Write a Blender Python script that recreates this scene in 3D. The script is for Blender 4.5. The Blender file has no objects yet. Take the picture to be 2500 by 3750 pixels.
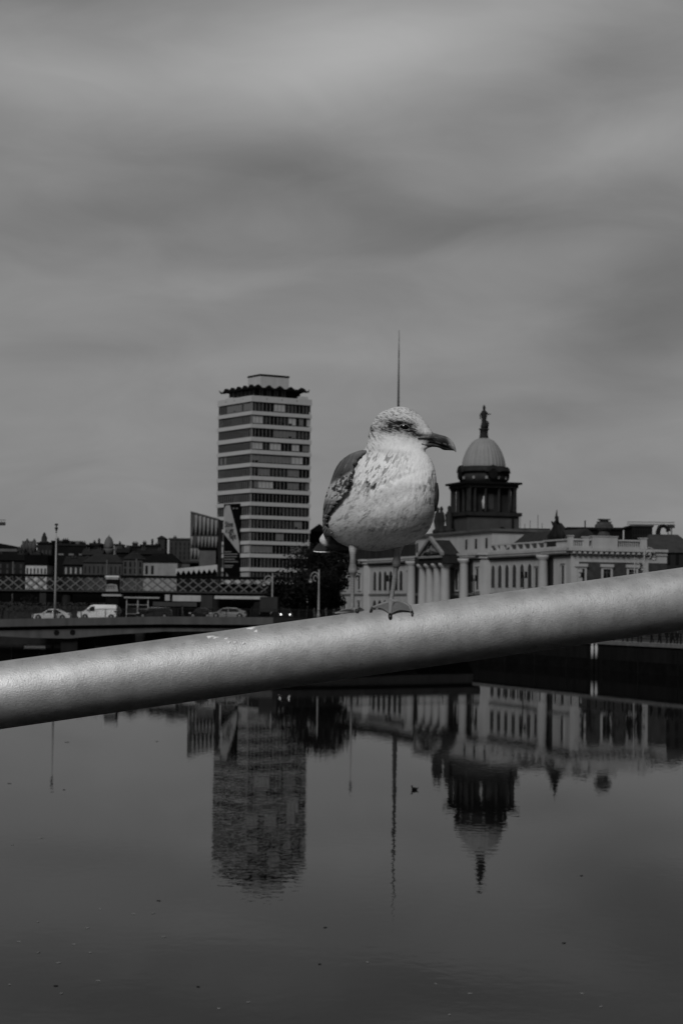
import bpy, bmesh, math, random
import numpy as np
from mathutils import Vector, Matrix
random.seed(7); np.random.seed(7)
SC = bpy.context.scene
COL = SC.collection
R = math.radians

# ------------------------------------------------------------------ camera frame
F = 7400.0; CAMZ = 7.1; ROLL = R(0.68); PITCH = math.atan(340/7400)
_f = Vector((0, math.cos(PITCH), math.sin(PITCH)))
_r0 = Vector((1, 0, 0)); _u0 = _r0.cross(_f)
_r = _r0*math.cos(ROLL) + _u0*math.sin(ROLL)
_u = _u0*math.cos(ROLL) - _r0*math.sin(ROLL)
CAM = Vector((0, 0, CAMZ))
def ray(X, Y):
    return (_f + _r*((X-1250)/F) - _u*((Y-1875)/F)).normalized()
def P(X, Y, D):
    """photo position (full size) at world depth y = D"""
    d = ray(X, Y); return CAM + d*(D/d.y)
def PZ(X, Y, z):
    d = ray(X, Y); return CAM + d*((z-CAMZ)/d.z)

# ------------------------------------------------------------------ tagging
def tag(o, label=None, cat=None, group=None, kind=None):
    if label: o['label'] = label
    if cat: o['category'] = cat
    if group: o['group'] = group
    if kind: o['kind'] = kind
    return o
def empty(name, loc=(0, 0, 0), rz=0.0, label=None, cat=None, group=None):
    o = bpy.data.objects.new(name, None); COL.objects.link(o)
    o.empty_display_size = 0.3
    o.location = loc; o.rotation_euler = (0, 0, rz)
    return tag(o, label, cat, group)

class MB:
    """collects geometry for ONE mesh object"""
    def __init__(s): s.v = []; s.f = []; s.m = []
    def add(s, vs, fs, mi=0):
        b = len(s.v); s.v += [tuple(v) for v in vs]
        s.f += [tuple(b+i for i in f) for f in fs]; s.m += [mi]*len(fs); return s
    def box(s, x0, x1, y0, y1, z0, z1, mi=0):
        vs = [(x0,y0,z0),(x1,y0,z0),(x1,y1,z0),(x0,y1,z0),(x0,y0,z1),(x1,y0,z1),(x1,y1,z1),(x0,y1,z1)]
        return s.add(vs, [(0,3,2,1),(4,5,6,7),(0,1,5,4),(1,2,6,5),(2,3,7,6),(3,0,4,7)], mi)
    def prism(s, poly, axis, a, b, mi=0):
        """poly of 2-D points extruded along axis ('x','y','z') from a to b"""
        n = len(poly)
        def pt(p, t):
            if axis == 'y': return (p[0], t, p[1])
            if axis == 'x': return (t, p[0], p[1])
            return (p[0], p[1], t)
        vs = [pt(p, a) for p in poly] + [pt(p, b) for p in poly]
        fs = [tuple(range(n)), tuple(range(2*n-1, n-1, -1))]
        fs += [(i, i+n, (i+1) % n+n, (i+1) % n) for i in range(n)]
        return s.add(vs, fs, mi)
    def lathe(s, prof, cx=0, cy=0, n=24, mi=0, sx=1, sy=1):
        b = []
        for r, z in prof:
            for k in range(n):
                a = 2*math.pi*k/n; b.append((cx+r*sx*math.cos(a), cy+r*sy*math.sin(a), z))
        fs = []
        for j in range(len(prof)-1):
            for k in range(n):
                k2 = (k+1) % n; fs.append((j*n+k, j*n+k2, (j+1)*n+k2, (j+1)*n+k))
        fs.append(tuple(range(n-1, -1, -1))); m = (len(prof)-1)*n; fs.append(tuple(range(m, m+n)))
        return s.add(b, fs, mi)
    def tube(s, pts, rad, n=8, mi=0, flat=1.0):
        pts = [Vector(p) for p in pts]
        if not hasattr(rad, '__len__'): rad = [rad]*len(pts)
        vs = []; prev = None
        for i, p in enumerate(pts):
            t = (pts[min(i+1, len(pts)-1)] - pts[max(i-1, 0)]).normalized()
            if prev is None:
                up = Vector((0, 0, 1)) if abs(t.z) < .9 else Vector((0, 1, 0))
                a = t.cross(up).normalized()
            else:
                a = (prev - t*prev.dot(t)).normalized()
            prev = a; b = t.cross(a)
            for k in range(n):
                q = 2*math.pi*k/n
                vs.append(p + a*(rad[i]*math.cos(q)) + b*(rad[i]*math.sin(q)*flat))
        fs = []
        for i in range(len(pts)-1):
            for k in range(n):
                k2 = (k+1) % n; fs.append((i*n+k, i*n+k2, (i+1)*n+k2, (i+1)*n+k))
        fs.append(tuple(range(n-1, -1, -1))); m = (len(pts)-1)*n; fs.append(tuple(range(m, m+n)))
        return s.add(vs, fs, mi)
    def bar(s, p, q, w, mi=0):
        return s.tube([p, q], w*.7, 4, mi)
    def build(s, name, mats, parent=None, smooth=False, fix=True):
        me = bpy.data.meshes.new(name); me.from_pydata(s.v, [], s.f)
        if not isinstance(mats, (list, tuple)): mats = [mats]
        for m in mats: me.materials.append(m)
        me.polygons.foreach_set('material_index', s.m)
        me.polygons.foreach_set('use_smooth', [smooth]*len(s.f))
        if fix:
            bm = bmesh.new(); bm.from_mesh(me); bmesh.ops.recalc_face_normals(bm, faces=bm.faces)
            bm.to_mesh(me); bm.free()
        me.update()
        o = bpy.data.objects.new(name, me); COL.objects.link(o)
        if parent is not None: o.parent = parent
        return o

# ------------------------------------------------------------------ materials (black and white place)
_mats = {}
def mat(name, v, rough=.85, var=.25, scale=1.0, bump=0.0, spec=None, streak=0.0, metal=0.0):
    if spec is None: spec = .12 if v > .12 else .02
    if name in _mats: return _mats[name]
    m = bpy.data.materials.new(name); m.use_nodes = True; nt = m.node_tree; N = nt.nodes; L = nt.links
    b = N['Principled BSDF']; b.inputs['Roughness'].default_value = rough
    b.inputs['Specular IOR Level'].default_value = spec; b.inputs['Metallic'].default_value = metal
    tc = N.new('ShaderNodeTexCoord')
    n1 = N.new('ShaderNodeTexNoise'); n1.inputs['Scale'].default_value = scale; n1.inputs['Detail'].default_value = 6
    n1.inputs['Roughness'].default_value = .65
    L.new(tc.outputs['Object'], n1.inputs['Vector'])
    src = n1.outputs['Fac']
    if streak:
        mp = N.new('ShaderNodeMapping'); mp.inputs['Scale'].default_value = (1, 1, .12)
        n2 = N.new('ShaderNodeTexNoise'); n2.inputs['Scale'].default_value = scale*2.2; n2.inputs['Detail'].default_value = 4
        L.new(tc.outputs['Object'], mp.inputs['Vector']); L.new(mp.outputs[0], n2.inputs['Vector'])
        mx = N.new('ShaderNodeMix'); mx.inputs[0].default_value = streak
        L.new(n1.outputs['Fac'], mx.inputs[2]); L.new(n2.outputs['Fac'], mx.inputs[3]); src = mx.outputs[0]
    mr = N.new('ShaderNodeMapRange'); mr.inputs['From Min'].default_value = .25; mr.inputs['From Max'].default_value = .75
    mr.inputs['To Min'].default_value = v*(1-var); mr.inputs['To Max'].default_value = v*(1+var)
    L.new(src, mr.inputs['Value'])
    L.new(mr.outputs[0], b.inputs['Base Color'])
    if bump:
        bp = N.new('ShaderNodeBump'); bp.inputs['Strength'].default_value = bump
        L.new(n1.outputs['Fac'], bp.inputs['Height']); L.new(bp.outputs[0], b.inputs['Normal'])
    _mats[name] = m; return m
def emis(name, v):
    m = bpy.data.materials.new(name); m.use_nodes = True; N = m.node_tree.nodes
    b = N['Principled BSDF']; b.inputs['Base Color'].default_value = (.8, .8, .8, 1)
    b.inputs['Emission Color'].default_value = (1, 1, 1, 1); b.inputs['Emission Strength'].default_value = v
    return m
def vnoise(p, seed=0):
    """value noise, p (n,3) -> 0..1"""
    p = np.asarray(p, float); i = np.floor(p).astype(np.int64); f = p-i; f = f*f*(3-2*f)
    def h(ix, iy, iz):
        n = (ix*374761393 + iy*668265263 + iz*2147483647 + seed*974711) & 0x7fffffff
        n = ((n ^ (n >> 13))*1274126177) & 0x7fffffff
        n = (n ^ (n >> 16)) & 0xffff
        return n/65535.0
    r = 0
    for dx in (0, 1):
        for dy in (0, 1):
            for dz in (0, 1):
                w = (f[:, 0] if dx else 1-f[:, 0])*(f[:, 1] if dy else 1-f[:, 1])*(f[:, 2] if dz else 1-f[:, 2])
                r = r + w*h(i[:, 0]+dx, i[:, 1]+dy, i[:, 2]+dz)
    return r
def fbm(p, oct=3, seed=0):
    r = 0; a = .5; t = 0
    for k in range(oct):
        r = r + a*vnoise(np.asarray(p)*2**k, seed+k); t += a; a *= .5
    return r/t
def sstep(a, b, x):
    t = np.clip((x-a)/(b-a), 0, 1); return t*t*(3-2*t)

# ------------------------------------------------------------------ camera
cd = bpy.data.cameras.new('camera'); cam = bpy.data.objects.new('camera', cd); COL.objects.link(cam)
cam.matrix_world = Matrix((( _r.x, _u.x, -_f.x, 0), (_r.y, _u.y, -_f.y, 0), (_r.z, _u.z, -_f.z, CAMZ), (0, 0, 0, 1)))
cd.sensor_fit = 'HORIZONTAL'; cd.sensor_width = 24.0; cd.lens = F/2500*24.0
cd.clip_start = .05; cd.clip_end = 8000
cd.dof.use_dof = True; cd.dof.focus_distance = 3.97; cd.dof.aperture_fstop = 20.0
SC.camera = cam
SC.view_settings.view_transform = 'Standard'; SC.view_settings.look = 'None'
SC.view_settings.exposure = 0.35; SC.view_settings.gamma = 1

# ------------------------------------------------------------------ light: overcast sky and a broad soft sun
SUN_EL = R(43); sdir = Vector((-.36, -1.0, 0)).normalized(); sdir = Vector((sdir.x*math.cos(SUN_EL), sdir.y*math.cos(SUN_EL), math.sin(SUN_EL)))
sl = bpy.data.lights.new('sun', 'SUN'); sl.energy = 1.5; sl.angle = R(22); sl.color = (1, 1, 1)
so = bpy.data.objects.new('sun', sl); COL.objects.link(so); so.rotation_euler = sdir.to_track_quat('Z', 'Y').to_euler()
w = bpy.data.worlds.new('World'); SC.world = w; w.use_nodes = True
def world():
    nt = w.node_tree; N = nt.nodes; L = nt.links; bg = N['Background']
    sky = N.new('ShaderNodeTexSky'); sky.sky_type = 'NISHITA'; sky.sun_disc = False
    sky.sun_elevation = SUN_EL; sky.sun_rotation = math.atan2(sdir.x, sdir.y); sky.air_density = 1; sky.dust_density = 3
    bw = N.new('ShaderNodeRGBToBW'); L.new(sky.outputs[0], bw.inputs[0])
    tc = N.new('ShaderNodeTexCoord')
    def noise(sc, rot, loc, scale, det=4, rough=.5, dist=0):
        mp = N.new('ShaderNodeMapping'); mp.inputs['Scale'].default_value = sc; mp.inputs['Rotation'].default_value = rot
        mp.inputs['Location'].default_value = loc
        L.new(tc.outputs['Generated'], mp.inputs['Vector'])
        n = N.new('ShaderNodeTexNoise'); n.inputs['Scale'].default_value = scale; n.inputs['Detail'].default_value = det
        n.inputs['Roughness'].default_value = rough; n.inputs['Distortion'].default_value = dist
        L.new(mp.outputs[0], n.inputs['Vector']); return n.outputs['Fac']
    def math_(op, a, b=None, c=None):
        m = N.new('ShaderNodeMath'); m.operation = op
        for i, q in enumerate((a, b, c)):
            if q is None: continue
            if isinstance(q, (int, float)): m.inputs[i].default_value = q
            else: L.new(q, m.inputs[i])
        return m.outputs[0]
    n1 = noise((1, 1, 3.2), (0, R(-14), 0), (3.1, 0, .35), 5.0, 5, .5, .5)
    n2 = noise((1, 1, 2.8), (0, R(-22), 0), (7.7, 2, 1.9), 13.0, 7, .55, .7)
    sep = N.new('ShaderNodeSeparateXYZ'); L.new(tc.outputs['Generated'], sep.inputs[0])
    x, z = sep.outputs['X'], sep.outputs['Z']
    # cloud banks: (x, z, half width, half height, tilt, gain)
    tot = None
    for cx, cz, sx, sz, k, g in CLOUDS:
        dx = math_('SUBTRACT', x, cx); dz = math_('SUBTRACT', z, cz)
        dz = math_('SUBTRACT', dz, math_('MULTIPLY', dx, k))
        a = math_('MULTIPLY', dx, 1/sx); a = math_('MULTIPLY', a, a)
        b = math_('MULTIPLY', dz, 1/sz); b = math_('MULTIPLY', b, b)
        e = math_('EXPONENT', math_('MULTIPLY', math_('ADD', a, b), -1.0))
        e = math_('MULTIPLY', e, g)
        tot = e if tot is None else math_('ADD', tot, e)
    v = math_('ADD', 2.22, tot)
    v = math_('ADD', v, math_('MULTIPLY', math_('SUBTRACT', n1, .5), .75))
    v = math_('ADD', v, math_('MULTIPLY', math_('SUBTRACT', n2, .5), .95))
    # sky above the view is dimmed to cut the fill light
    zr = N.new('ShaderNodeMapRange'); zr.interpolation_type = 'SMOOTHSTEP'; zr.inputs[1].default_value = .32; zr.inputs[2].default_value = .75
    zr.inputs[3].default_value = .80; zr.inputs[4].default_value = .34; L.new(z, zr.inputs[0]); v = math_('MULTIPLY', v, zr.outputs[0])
    # unseen sky beside and behind the camera, darkened to cut fill on the pipe
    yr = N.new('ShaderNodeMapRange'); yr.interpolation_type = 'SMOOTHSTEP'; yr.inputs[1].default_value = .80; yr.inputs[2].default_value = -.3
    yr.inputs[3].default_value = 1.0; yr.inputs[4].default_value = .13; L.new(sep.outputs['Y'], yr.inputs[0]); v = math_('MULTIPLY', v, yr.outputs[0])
    mx = N.new('ShaderNodeMix'); mx.data_type = 'FLOAT'; mx.inputs[0].default_value = .94
    L.new(bw.outputs[0], mx.inputs[2]); L.new(v, mx.inputs[3])
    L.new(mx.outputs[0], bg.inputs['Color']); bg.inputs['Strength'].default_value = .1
CLOUDS = [(.0, .268, .075, .026, .12, 1.75), (-.13, .252, .08, .018, .0, .75), (.09, .288, .07, .02, .25, .6), (-.145, .295, .035, .010, 0, -.7),
          (-.015, .206, .070, .020, -.15, -.55), (-.12, .188, .09, .018, .12, -.5), (.075, .188, .095, .014, .10, -.6), (.165, .165, .06, .024, .3, -.7),
          (.035, .213, .030, .016, -.3, .35), (.14, .226, .05, .013, .25, .65), (.12, .262, .03, .014, .2, -.4), (-.06, .158, .12, .008, .10, .25), (-.13, .122, .05, .007, .08, -.35),
          (.155, .135, .05, .020, .25, -.75), (-.01, .165, .06, .010, 0, -.3), (.02, .125, .10, .012, .08, .2), (.12, .098, .07, .010, .12, -.25), (-.16, .07, .06, .03, 0, .15)]
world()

# ------------------------------------------------------------------ water and banks
def water():
    m = bpy.data.materials.new('river_water'); m.use_nodes = True; N = m.node_tree.nodes; L = m.node_tree.links
    b = N['Principled BSDF']; b.inputs['Base Color'].default_value = (.004, .004, .004, 1)
    b.inputs['Roughness'].default_value = .0; b.inputs['IOR'].default_value = 1.17; b.inputs['Specular IOR Level'].default_value = .5
    tc = N.new('ShaderNodeTexCoord')
    def nz(scale, sc, det, rough):
        mp = N.new('ShaderNodeMapping'); mp.inputs['Scale'].default_value = sc
        L.new(tc.outputs['Object'], mp.inputs[0])
        n = N.new('ShaderNodeTexNoise'); n.inputs['Scale'].default_value = scale; n.inputs['Detail'].default_value = det
        n.inputs['Roughness'].default_value = rough; L.new(mp.outputs[0], n.inputs['Vector']); return n.outputs['Fac']
    def mth(op, a, c):
        q = N.new('ShaderNodeMath'); q.operation = op
        for i, t in enumerate((a, c)):
            if isinstance(t, (int, float)): q.inputs[i].default_value = t
            else: L.new(t, q.inputs[i])
        return q.outputs[0]
    small = nz(2.1, (1, .85, 1), 2, .5); mid = nz(.45, (1, .7, 1), 2, .5); patch = nz(.03, (.5, 1, 1), 2, .5); band = nz(.05, (.15, 1, 1), 1, .5)
    mr = N.new('ShaderNodeMapRange'); mr.inputs['From Min'].default_value = .35; mr.inputs['From Max'].default_value = .7
    mr.inputs['To Min'].default_value = .45; mr.inputs['To Max'].default_value = 1.25; L.new(patch, mr.inputs['Value'])
    h = mth('ADD', mth('MULTIPLY', small, .0026), mth('MULTIPLY', mid, .0014))
    h = mth('MULTIPLY', h, mr.outputs[0])
    # the ripples die away towards the sheltered far water
    sp = N.new('ShaderNodeSeparateXYZ'); L.new(tc.outputs['Object'], sp.inputs[0])
    fr = N.new('ShaderNodeMapRange'); fr.inputs['From Min'].default_value = 40; fr.inputs['From Max'].default_value = 190
    fr.inputs['To Min'].default_value = 1.0; fr.inputs['To Max'].default_value = .42; L.new(sp.outputs['Y'], fr.inputs['Value'])
    h = mth('MULTIPLY', h, fr.outputs[0])
    bp = N.new('ShaderNodeBump'); bp.inputs['Strength'].default_value = 1.0; bp.inputs['Distance'].default_value = 1.0
    L.new(h, bp.inputs['Height']); L.new(bp.outputs[0], b.inputs['Normal'])
    gl = N.new('ShaderNodeBsdfGlossy'); gl.inputs['Roughness'].default_value = .0; gl.inputs['Color'].default_value = (.82, .82, .82, 1)
    df = N.new('ShaderNodeBsdfDiffuse'); df.inputs['Color'].default_value = (.006, .006, .006, 1)
    fz = N.new('ShaderNodeFresnel'); fz.inputs['IOR'].default_value = 1.17; ms = N.new('ShaderNodeMixShader')
    L.new(bp.outputs[0], gl.inputs['Normal']); L.new(fz.outputs[0], ms.inputs[0]); L.new(df.outputs[0], ms.inputs[1]); L.new(gl.outputs[0], ms.inputs[2])
    L.new(ms.outputs[0], N['Material Output'].inputs['Surface']); N.remove(b)
    q = MB(); q.add([(-500, -200, 0), (500, -200, 0), (500, 700, 0), (-500, 700, 0)], [(0, 1, 2, 3)])
    tag(q.build('river_water', m), kind='structure')
water()
GZ = 3.1
def quayx(y): return 29.25 + .323*(234-y)
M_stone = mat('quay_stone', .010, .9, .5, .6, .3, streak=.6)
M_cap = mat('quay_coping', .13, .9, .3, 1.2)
M_pave = mat('paving', .12, .9, .3, .5)
M_road = mat('asphalt', .04, .9, .3, .8)
q = MB(); q.prism([(quayx(-60), -60), (700, -60), (700, 2600), (-900, 2600), (-900, 470), (quayx(470), 470)], 'z', -3, GZ)
tag(q.build('ground', mat('ground_paving', .03, .9, .3, .3)), kind='structure')
q = MB(); q.prism([(-45, -60), (-100, 466), (-900, 466), (-900, -60)], 'z', -3, GZ)
tag(q.build('far_bank', mat('ground_paving', .09)), kind='structure')
# quay wall on the right bank, a skin of dark masonry with a pale coping
def quay():
    e = empty('quay_wall', (quayx(200), 200, 0), 0, 'long dark masonry quay wall with pale coping below the domed building', 'wall')
    b = MB()
    y0, y1 = -60, 466; ox, oy = quayx(200), 200
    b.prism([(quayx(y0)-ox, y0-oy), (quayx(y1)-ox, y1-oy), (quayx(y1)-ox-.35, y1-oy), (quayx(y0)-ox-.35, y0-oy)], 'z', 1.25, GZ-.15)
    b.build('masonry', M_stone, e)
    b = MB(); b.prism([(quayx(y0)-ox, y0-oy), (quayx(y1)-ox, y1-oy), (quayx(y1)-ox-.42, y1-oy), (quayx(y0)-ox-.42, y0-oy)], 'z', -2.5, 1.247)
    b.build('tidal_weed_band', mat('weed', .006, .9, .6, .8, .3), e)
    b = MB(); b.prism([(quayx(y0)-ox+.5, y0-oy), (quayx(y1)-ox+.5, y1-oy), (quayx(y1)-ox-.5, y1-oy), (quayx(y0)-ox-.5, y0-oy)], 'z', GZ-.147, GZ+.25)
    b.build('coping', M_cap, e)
    b = MB(); 
    for y in np.arange(150, 300, 9.0):
        b.box(quayx(y)-ox-.5, quayx(y)-ox-.36, y-oy, y-oy+.5, -.5, GZ-.5)
    b.build('fender_timber', mat('old_timber', .008), e)
quay()
for k, X in enumerate((2168, 2183)):
    p = P(X, 2380, 232); yy = p.y
    o = empty('mooring_pile', (p.x, yy, 0))
    b = MB(); b.tube([(0, 0, 1.25), (0, 0, 2.75)], .17, 12); b.lathe([(.17, 2.75), (.14, 2.9), (.02, 2.98)], n=12)
    b.build('shaft', mat('pale_pile', .36, .7, .2, 3), o, True)
    b = MB(); b.tube([(0, 0, -1.0), (0, 0, 1.25)], .19, 12); b.build('weedy_foot', mat('weed', .01), o, True)
    tag(o, ['pale round mooring pile against the quay wall, left of the pair', 'pale round mooring pile against the quay wall, right of the pair'][k], 'mooring pile', 'pale piles against the quay wall')
# ------------------------------------------------------------------ the footbridge the photograph is taken from
PR = .0638
pc0 = P(0, 2547, 3.845); pc1 = P(2500, 2192.5, 4.16)
pdir = (pc1-pc0).normalized(); plen = (pc1-pc0).length
PX0 = pc0 - pdir*2.2; PX1 = pc1 + pdir*2.2
def pipe_hit(X, Y, off=0.0):
    """world point where the photo ray meets the pipe (None when it misses)"""
    d = ray(X, Y); o = CAM - pc0
    a = d - pdir*d.dot(pdir); c = o - pdir*o.dot(pdir); r = PR+off
    A = a.dot(a); B = 2*a.dot(c); C = c.dot(c)-r*r; D = B*B-4*A*C
    if D < 0: return None
    return CAM + d*((-B-math.sqrt(D))/(2*A))
def pipe_axis_y(x): t = (x-pc0.x)/pdir.x; return pc0.y+pdir.y*t
def pipe_axis(x): return pc0 + pdir*((x-pc0.x)/pdir.x)
def pipe_out(p, off=.0012):
    """push a point out of the pipe"""
    v = p-pc0; c = v-pdir*v.dot(pdir)
    return p + c.normalized()*(PR+off-c.length) if c.length < PR+off else p
def pipe_snap(p, off=.0012):
    v = p-pc0; c = v-pdir*v.dot(pdir); return p + c.normalized()*(PR+off-c.length)
def pipe():
    m = bpy.data.materials.new('pipe_paint'); m.use_nodes = True; N = m.node_tree.nodes; L = m.node_tree.links
    b = N['Principled BSDF']; b.inputs['Roughness'].default_value = .42; b.inputs['Specular IOR Level'].default_value = .35; b.inputs['Metallic'].default_value = .7
    tc = N.new('ShaderNodeTexCoord')
    def nz(scale, det=3, rough=.55, sc=(1, 1, 1)):
        mp = N.new('ShaderNodeMapping'); mp.inputs['Scale'].default_value = sc; L.new(tc.outputs['Object'], mp.inputs[0])
        n = N.new('ShaderNodeTexNoise'); n.inputs['Scale'].default_value = scale; n.inputs['Detail'].default_value = det
        n.inputs['Roughness'].default_value = rough; L.new(mp.outputs[0], n.inputs['Vector']); return n.outputs['Fac']
    def rng(src, a, c, lo, hi):
        q = N.new('ShaderNodeMapRange'); q.inputs[1].default_value = a; q.inputs[2].default_value = c
        q.inputs[3].default_value = lo; q.inputs[4].default_value = hi; L.new(src, q.inputs[0]); return q.outputs[0]
    def mul(a, c, op='MULTIPLY'):
        q = N.new('ShaderNodeMath'); q.operation = op
        for i, t in enumerate((a, c)):
            if isinstance(t, (int, float)): q.inputs[i].default_value = t
            else: L.new(t, q.inputs[i])
        return q.outputs[0]
    grime = rng(nz(22, 5, .6), .32, .68, .86, 1.06); blot = rng(nz(60, 2), .58, .70, 1.0, .88)
    drip = rng(nz(16, 3, .5, (1.5, .25, .25)), .35, .7, .92, 1.04)
    speck = rng(nz(300, 2, .6), .64, .68, 1.0, .66)
    chip = rng(nz(85, 3, .7), .775, .79, 0, 1)
    c = mul(mul(mul(grime, blot), mul(drip, speck)), .66)
    mx = N.new('ShaderNodeMix'); mx.data_type = 'FLOAT'; L.new(chip, mx.inputs[0]); L.new(c, mx.inputs[2]); mx.inputs[3].default_value = .8
    L.new(mx.outputs[0], b.inputs['Base Color'])
    L.new(rng(nz(40, 3), .3, .7, .50, .62), b.inputs['Roughness'])
    h = mul(mul(nz(430, 2, .5, (.8, 1, 1.2)), .0012), mul(nz(70, 2, .5), .0006), 'ADD')
    bp = N.new('ShaderNodeBump'); bp.inputs['Strength'].default_value = .6; bp.inputs['Distance'].default_value = 1
    L.new(h, bp.inputs['Height']); L.new(bp.outputs[0], b.inputs['Normal'])
    q = MB(); n = 128; Ln = (PX1-PX0).length
    vs = []; rows = 30
    for i in range(rows+1):
        for k in range(n):
            a = 2*math.pi*k/n; vs.append((Ln*i/rows, PR*math.cos(a), PR*math.sin(a)))
    fs = [(i*n+k, i*n+(k+1) % n, (i+1)*n+(k+1) % n, (i+1)*n+k) for i in range(rows) for k in range(n)]
    q.add(vs, fs)
    o = q.build('bridge_pipe', m, None, True)
    o.matrix_world = Matrix.Translation(PX0) @ pdir.to_track_quat('X', 'Z').to_matrix().to_4x4()
    tag(o, 'thick grey painted steel pipe sloping across the foreground under the gull', 'pipe')
pipe()
def unseen_deck():
    q = MB(); q.box(-16, 16, -3.2, 4.3, 5.7, 6.0); tag(q.build('unseen_footbridge_deck', mat('unseen_deck_dark', .010, .9)), kind='structure')  # unseen, added and raised to keep light off the pipe's underside
unseen_deck()
def droppings():
    """white splashes on the pipe"""
    Mw = mat('white_splash', .85, .7, .05, 200)
    spots = [(770, 2331, 14, 4), (790, 2334, 10, 3), (830, 2338, 7, 3), (920, 2299, 14, 3), (938, 2310, 6, 4), (840, 2352, 5, 4), (862, 2352, 5, 3), (892, 2356, 6, 4)]
    for X, Y, rx, ry in spots:
        q = MB()
        ring = []; n = 14; ph = random.random()*6
        for k in range(n):
            a = 2*math.pi*k/n; rr = 1+.35*math.sin(3*a+ph)+random.uniform(-.2, .2)
            p = pipe_hit(X+rx*rr*math.cos(a), Y+ry*rr*math.sin(a)-rx*rr*math.cos(a)*.14, .0009)
            ring.append(p if p else pipe_hit(X, Y, .0009))
        c = pipe_hit(X, Y, .0016)
        low = [pipe_snap(p, -.0005) for p in ring]
        q.add([c]+ring+low, [(0, 1+k, 1+(k+1) % n) for k in range(n)]+[(1+k, 1+n+k, 1+n+(k+1) % n, 1+(k+1) % n) for k in range(n)])
        tag(q.build('bird_dropping', Mw, None, True), 'small dried white dropping flecked on the grey pipe, left of the gull', 'bird dropping', 'white droppings on the pipe')
droppings()
# ------------------------------------------------------------------ the gull
GD = 4.0                      # depth of the gull's middle
K = 1/2.529                   # crop pixels -> photo pixels
S = K*GD/F                    # crop pixels -> metres
def G(cx, cy, dy=0.0): return P(1100+cx*K, 1400+cy*K, GD+GOFF+dy)
GOFF = pipe_axis_y(P(1380, 2230, GD).x) - GD + .002
def vcol_mat(name, rough, bumpscale=0, bumps=0, spec=.25, stretch=(1, 1, 1)):
    m = bpy.data.materials.new(name); m.use_nodes = True; N = m.node_tree.nodes; L = m.node_tree.links
    b = N['Principled BSDF']; b.inputs['Roughness'].default_value = rough; b.inputs['Specular IOR Level'].default_value = spec
    a = N.new('ShaderNodeAttribute'); a.attribute_name = 'Col'; L.new(a.outputs['Color'], b.inputs['Base Color'])
    if bumps:
        tc = N.new('ShaderNodeTexCoord'); mp = N.new('ShaderNodeMapping'); mp.inputs['Scale'].default_value = stretch
        mp.inputs['Rotation'].default_value = (0, R(35), 0)
        n = N.new('ShaderNodeTexNoise'); n.inputs['Scale'].default_value = bumpscale; n.inputs['Detail'].default_value = 4
        L.new(tc.outputs['Object'], mp.inputs[0]); L.new(mp.outputs[0], n.inputs['Vector'])
        bp = N.new('ShaderNodeBump'); bp.inputs['Strength'].default_value = bumps; bp.inputs['Distance'].default_value = .002
        L.new(n.outputs['Fac'], bp.inputs['Height']); L.new(bp.outputs[0], b.inputs['Normal'])
    return m
M_plum = vcol_mat('gull_plumage', .9, 260, .55, .1, (1, 1, .35))
M_wing = vcol_mat('gull_wing', .75, 300, .4, .2, (1, 1, .3))
M_beak = vcol_mat('gull_beak', .40, 300, .15, .3)
M_leg = vcol_mat('gull_leg', .55, 700, .5, .3)
def setcol(o, c):
    a = o.data.color_attributes.new('Col', 'FLOAT_COLOR', 'POINT')
    c = np.clip(c, 0, 1); rgba = np.ones((len(c), 4)); rgba[:, :3] = c[:, None]; a.data.foreach_set('color', rgba.ravel())
def tab(t, x):
    a = np.array(t, float); return np.interp(x, a[:, 0], a[:, 1])
def smooth(a, n):
    k = np.hanning(2*n+3)[1:-1]; k /= k.sum(); p = np.pad(a, n, mode='reflect', reflect_type='odd'); return np.convolve(p, k, 'valid')
TL = [(224,905),(228,870),(235,845),(250,800),(270,755),(300,715),(340,685),(380,662),(420,645),(460,636),(500,628),(540,621),(580,611),(610,598),(640,570),(700,505),(760,455),(850,410),(930,375),(1000,350),(1050,335),(1100,318),(1150,292),(1200,268),(1250,248),(1300,238),(1330,240),(1370,252),(1400,268),(1440,300),(1480,345),(1510,402),(1535,470),(1552,550),(1562,630),(1567,690)]
TR = [(224,925),(228,960),(235,1000),(250,1033),(270,1068),(300,1103),(340,1142),(380,1168),(420,1194),(460,1224),(480,1228),(500,1222),(540,1205),(570,1190),(600,1180),(625,1160),(645,1152),(665,1172),(690,1193),(720,1211),(760,1230),(800,1243),(850,1252),(900,1258),(950,1262),(1000,1263),(1050,1262),(1100,1258),(1150,1252),(1200,1245),(1250,1235),(1300,1222),(1350,1200),(1400,1165),(1440,1118),(1480,1050),(1510,975),(1530,905),(1552,800),(1562,740),(1567,700)]
TB = [(224,.002),(232,.012),(245,.018),(270,.0245),(310,.030),(370,.0335),(430,.0345),(500,.034),(560,.033),(600,.034),(635,.037),(660,.044),(700,.057),(760,.069),(850,.080),(950,.088),(1100,.093),(1250,.090),(1350,.082),(1420,.070),(1480,.054),(1520,.038),(1550,.020),(1567,.004)]
TY = [(224,.0),(560,.0),(640,-.004),(700,-.010),(800,-.016),(950,-.018),(1150,-.008),(1300,.002),(1450,.010),(1567,.012)]
TK = [(224,0),(600,-.05),(700,-.25),(900,-.45),(1200,-.5),(1567,-.4)]
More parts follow.
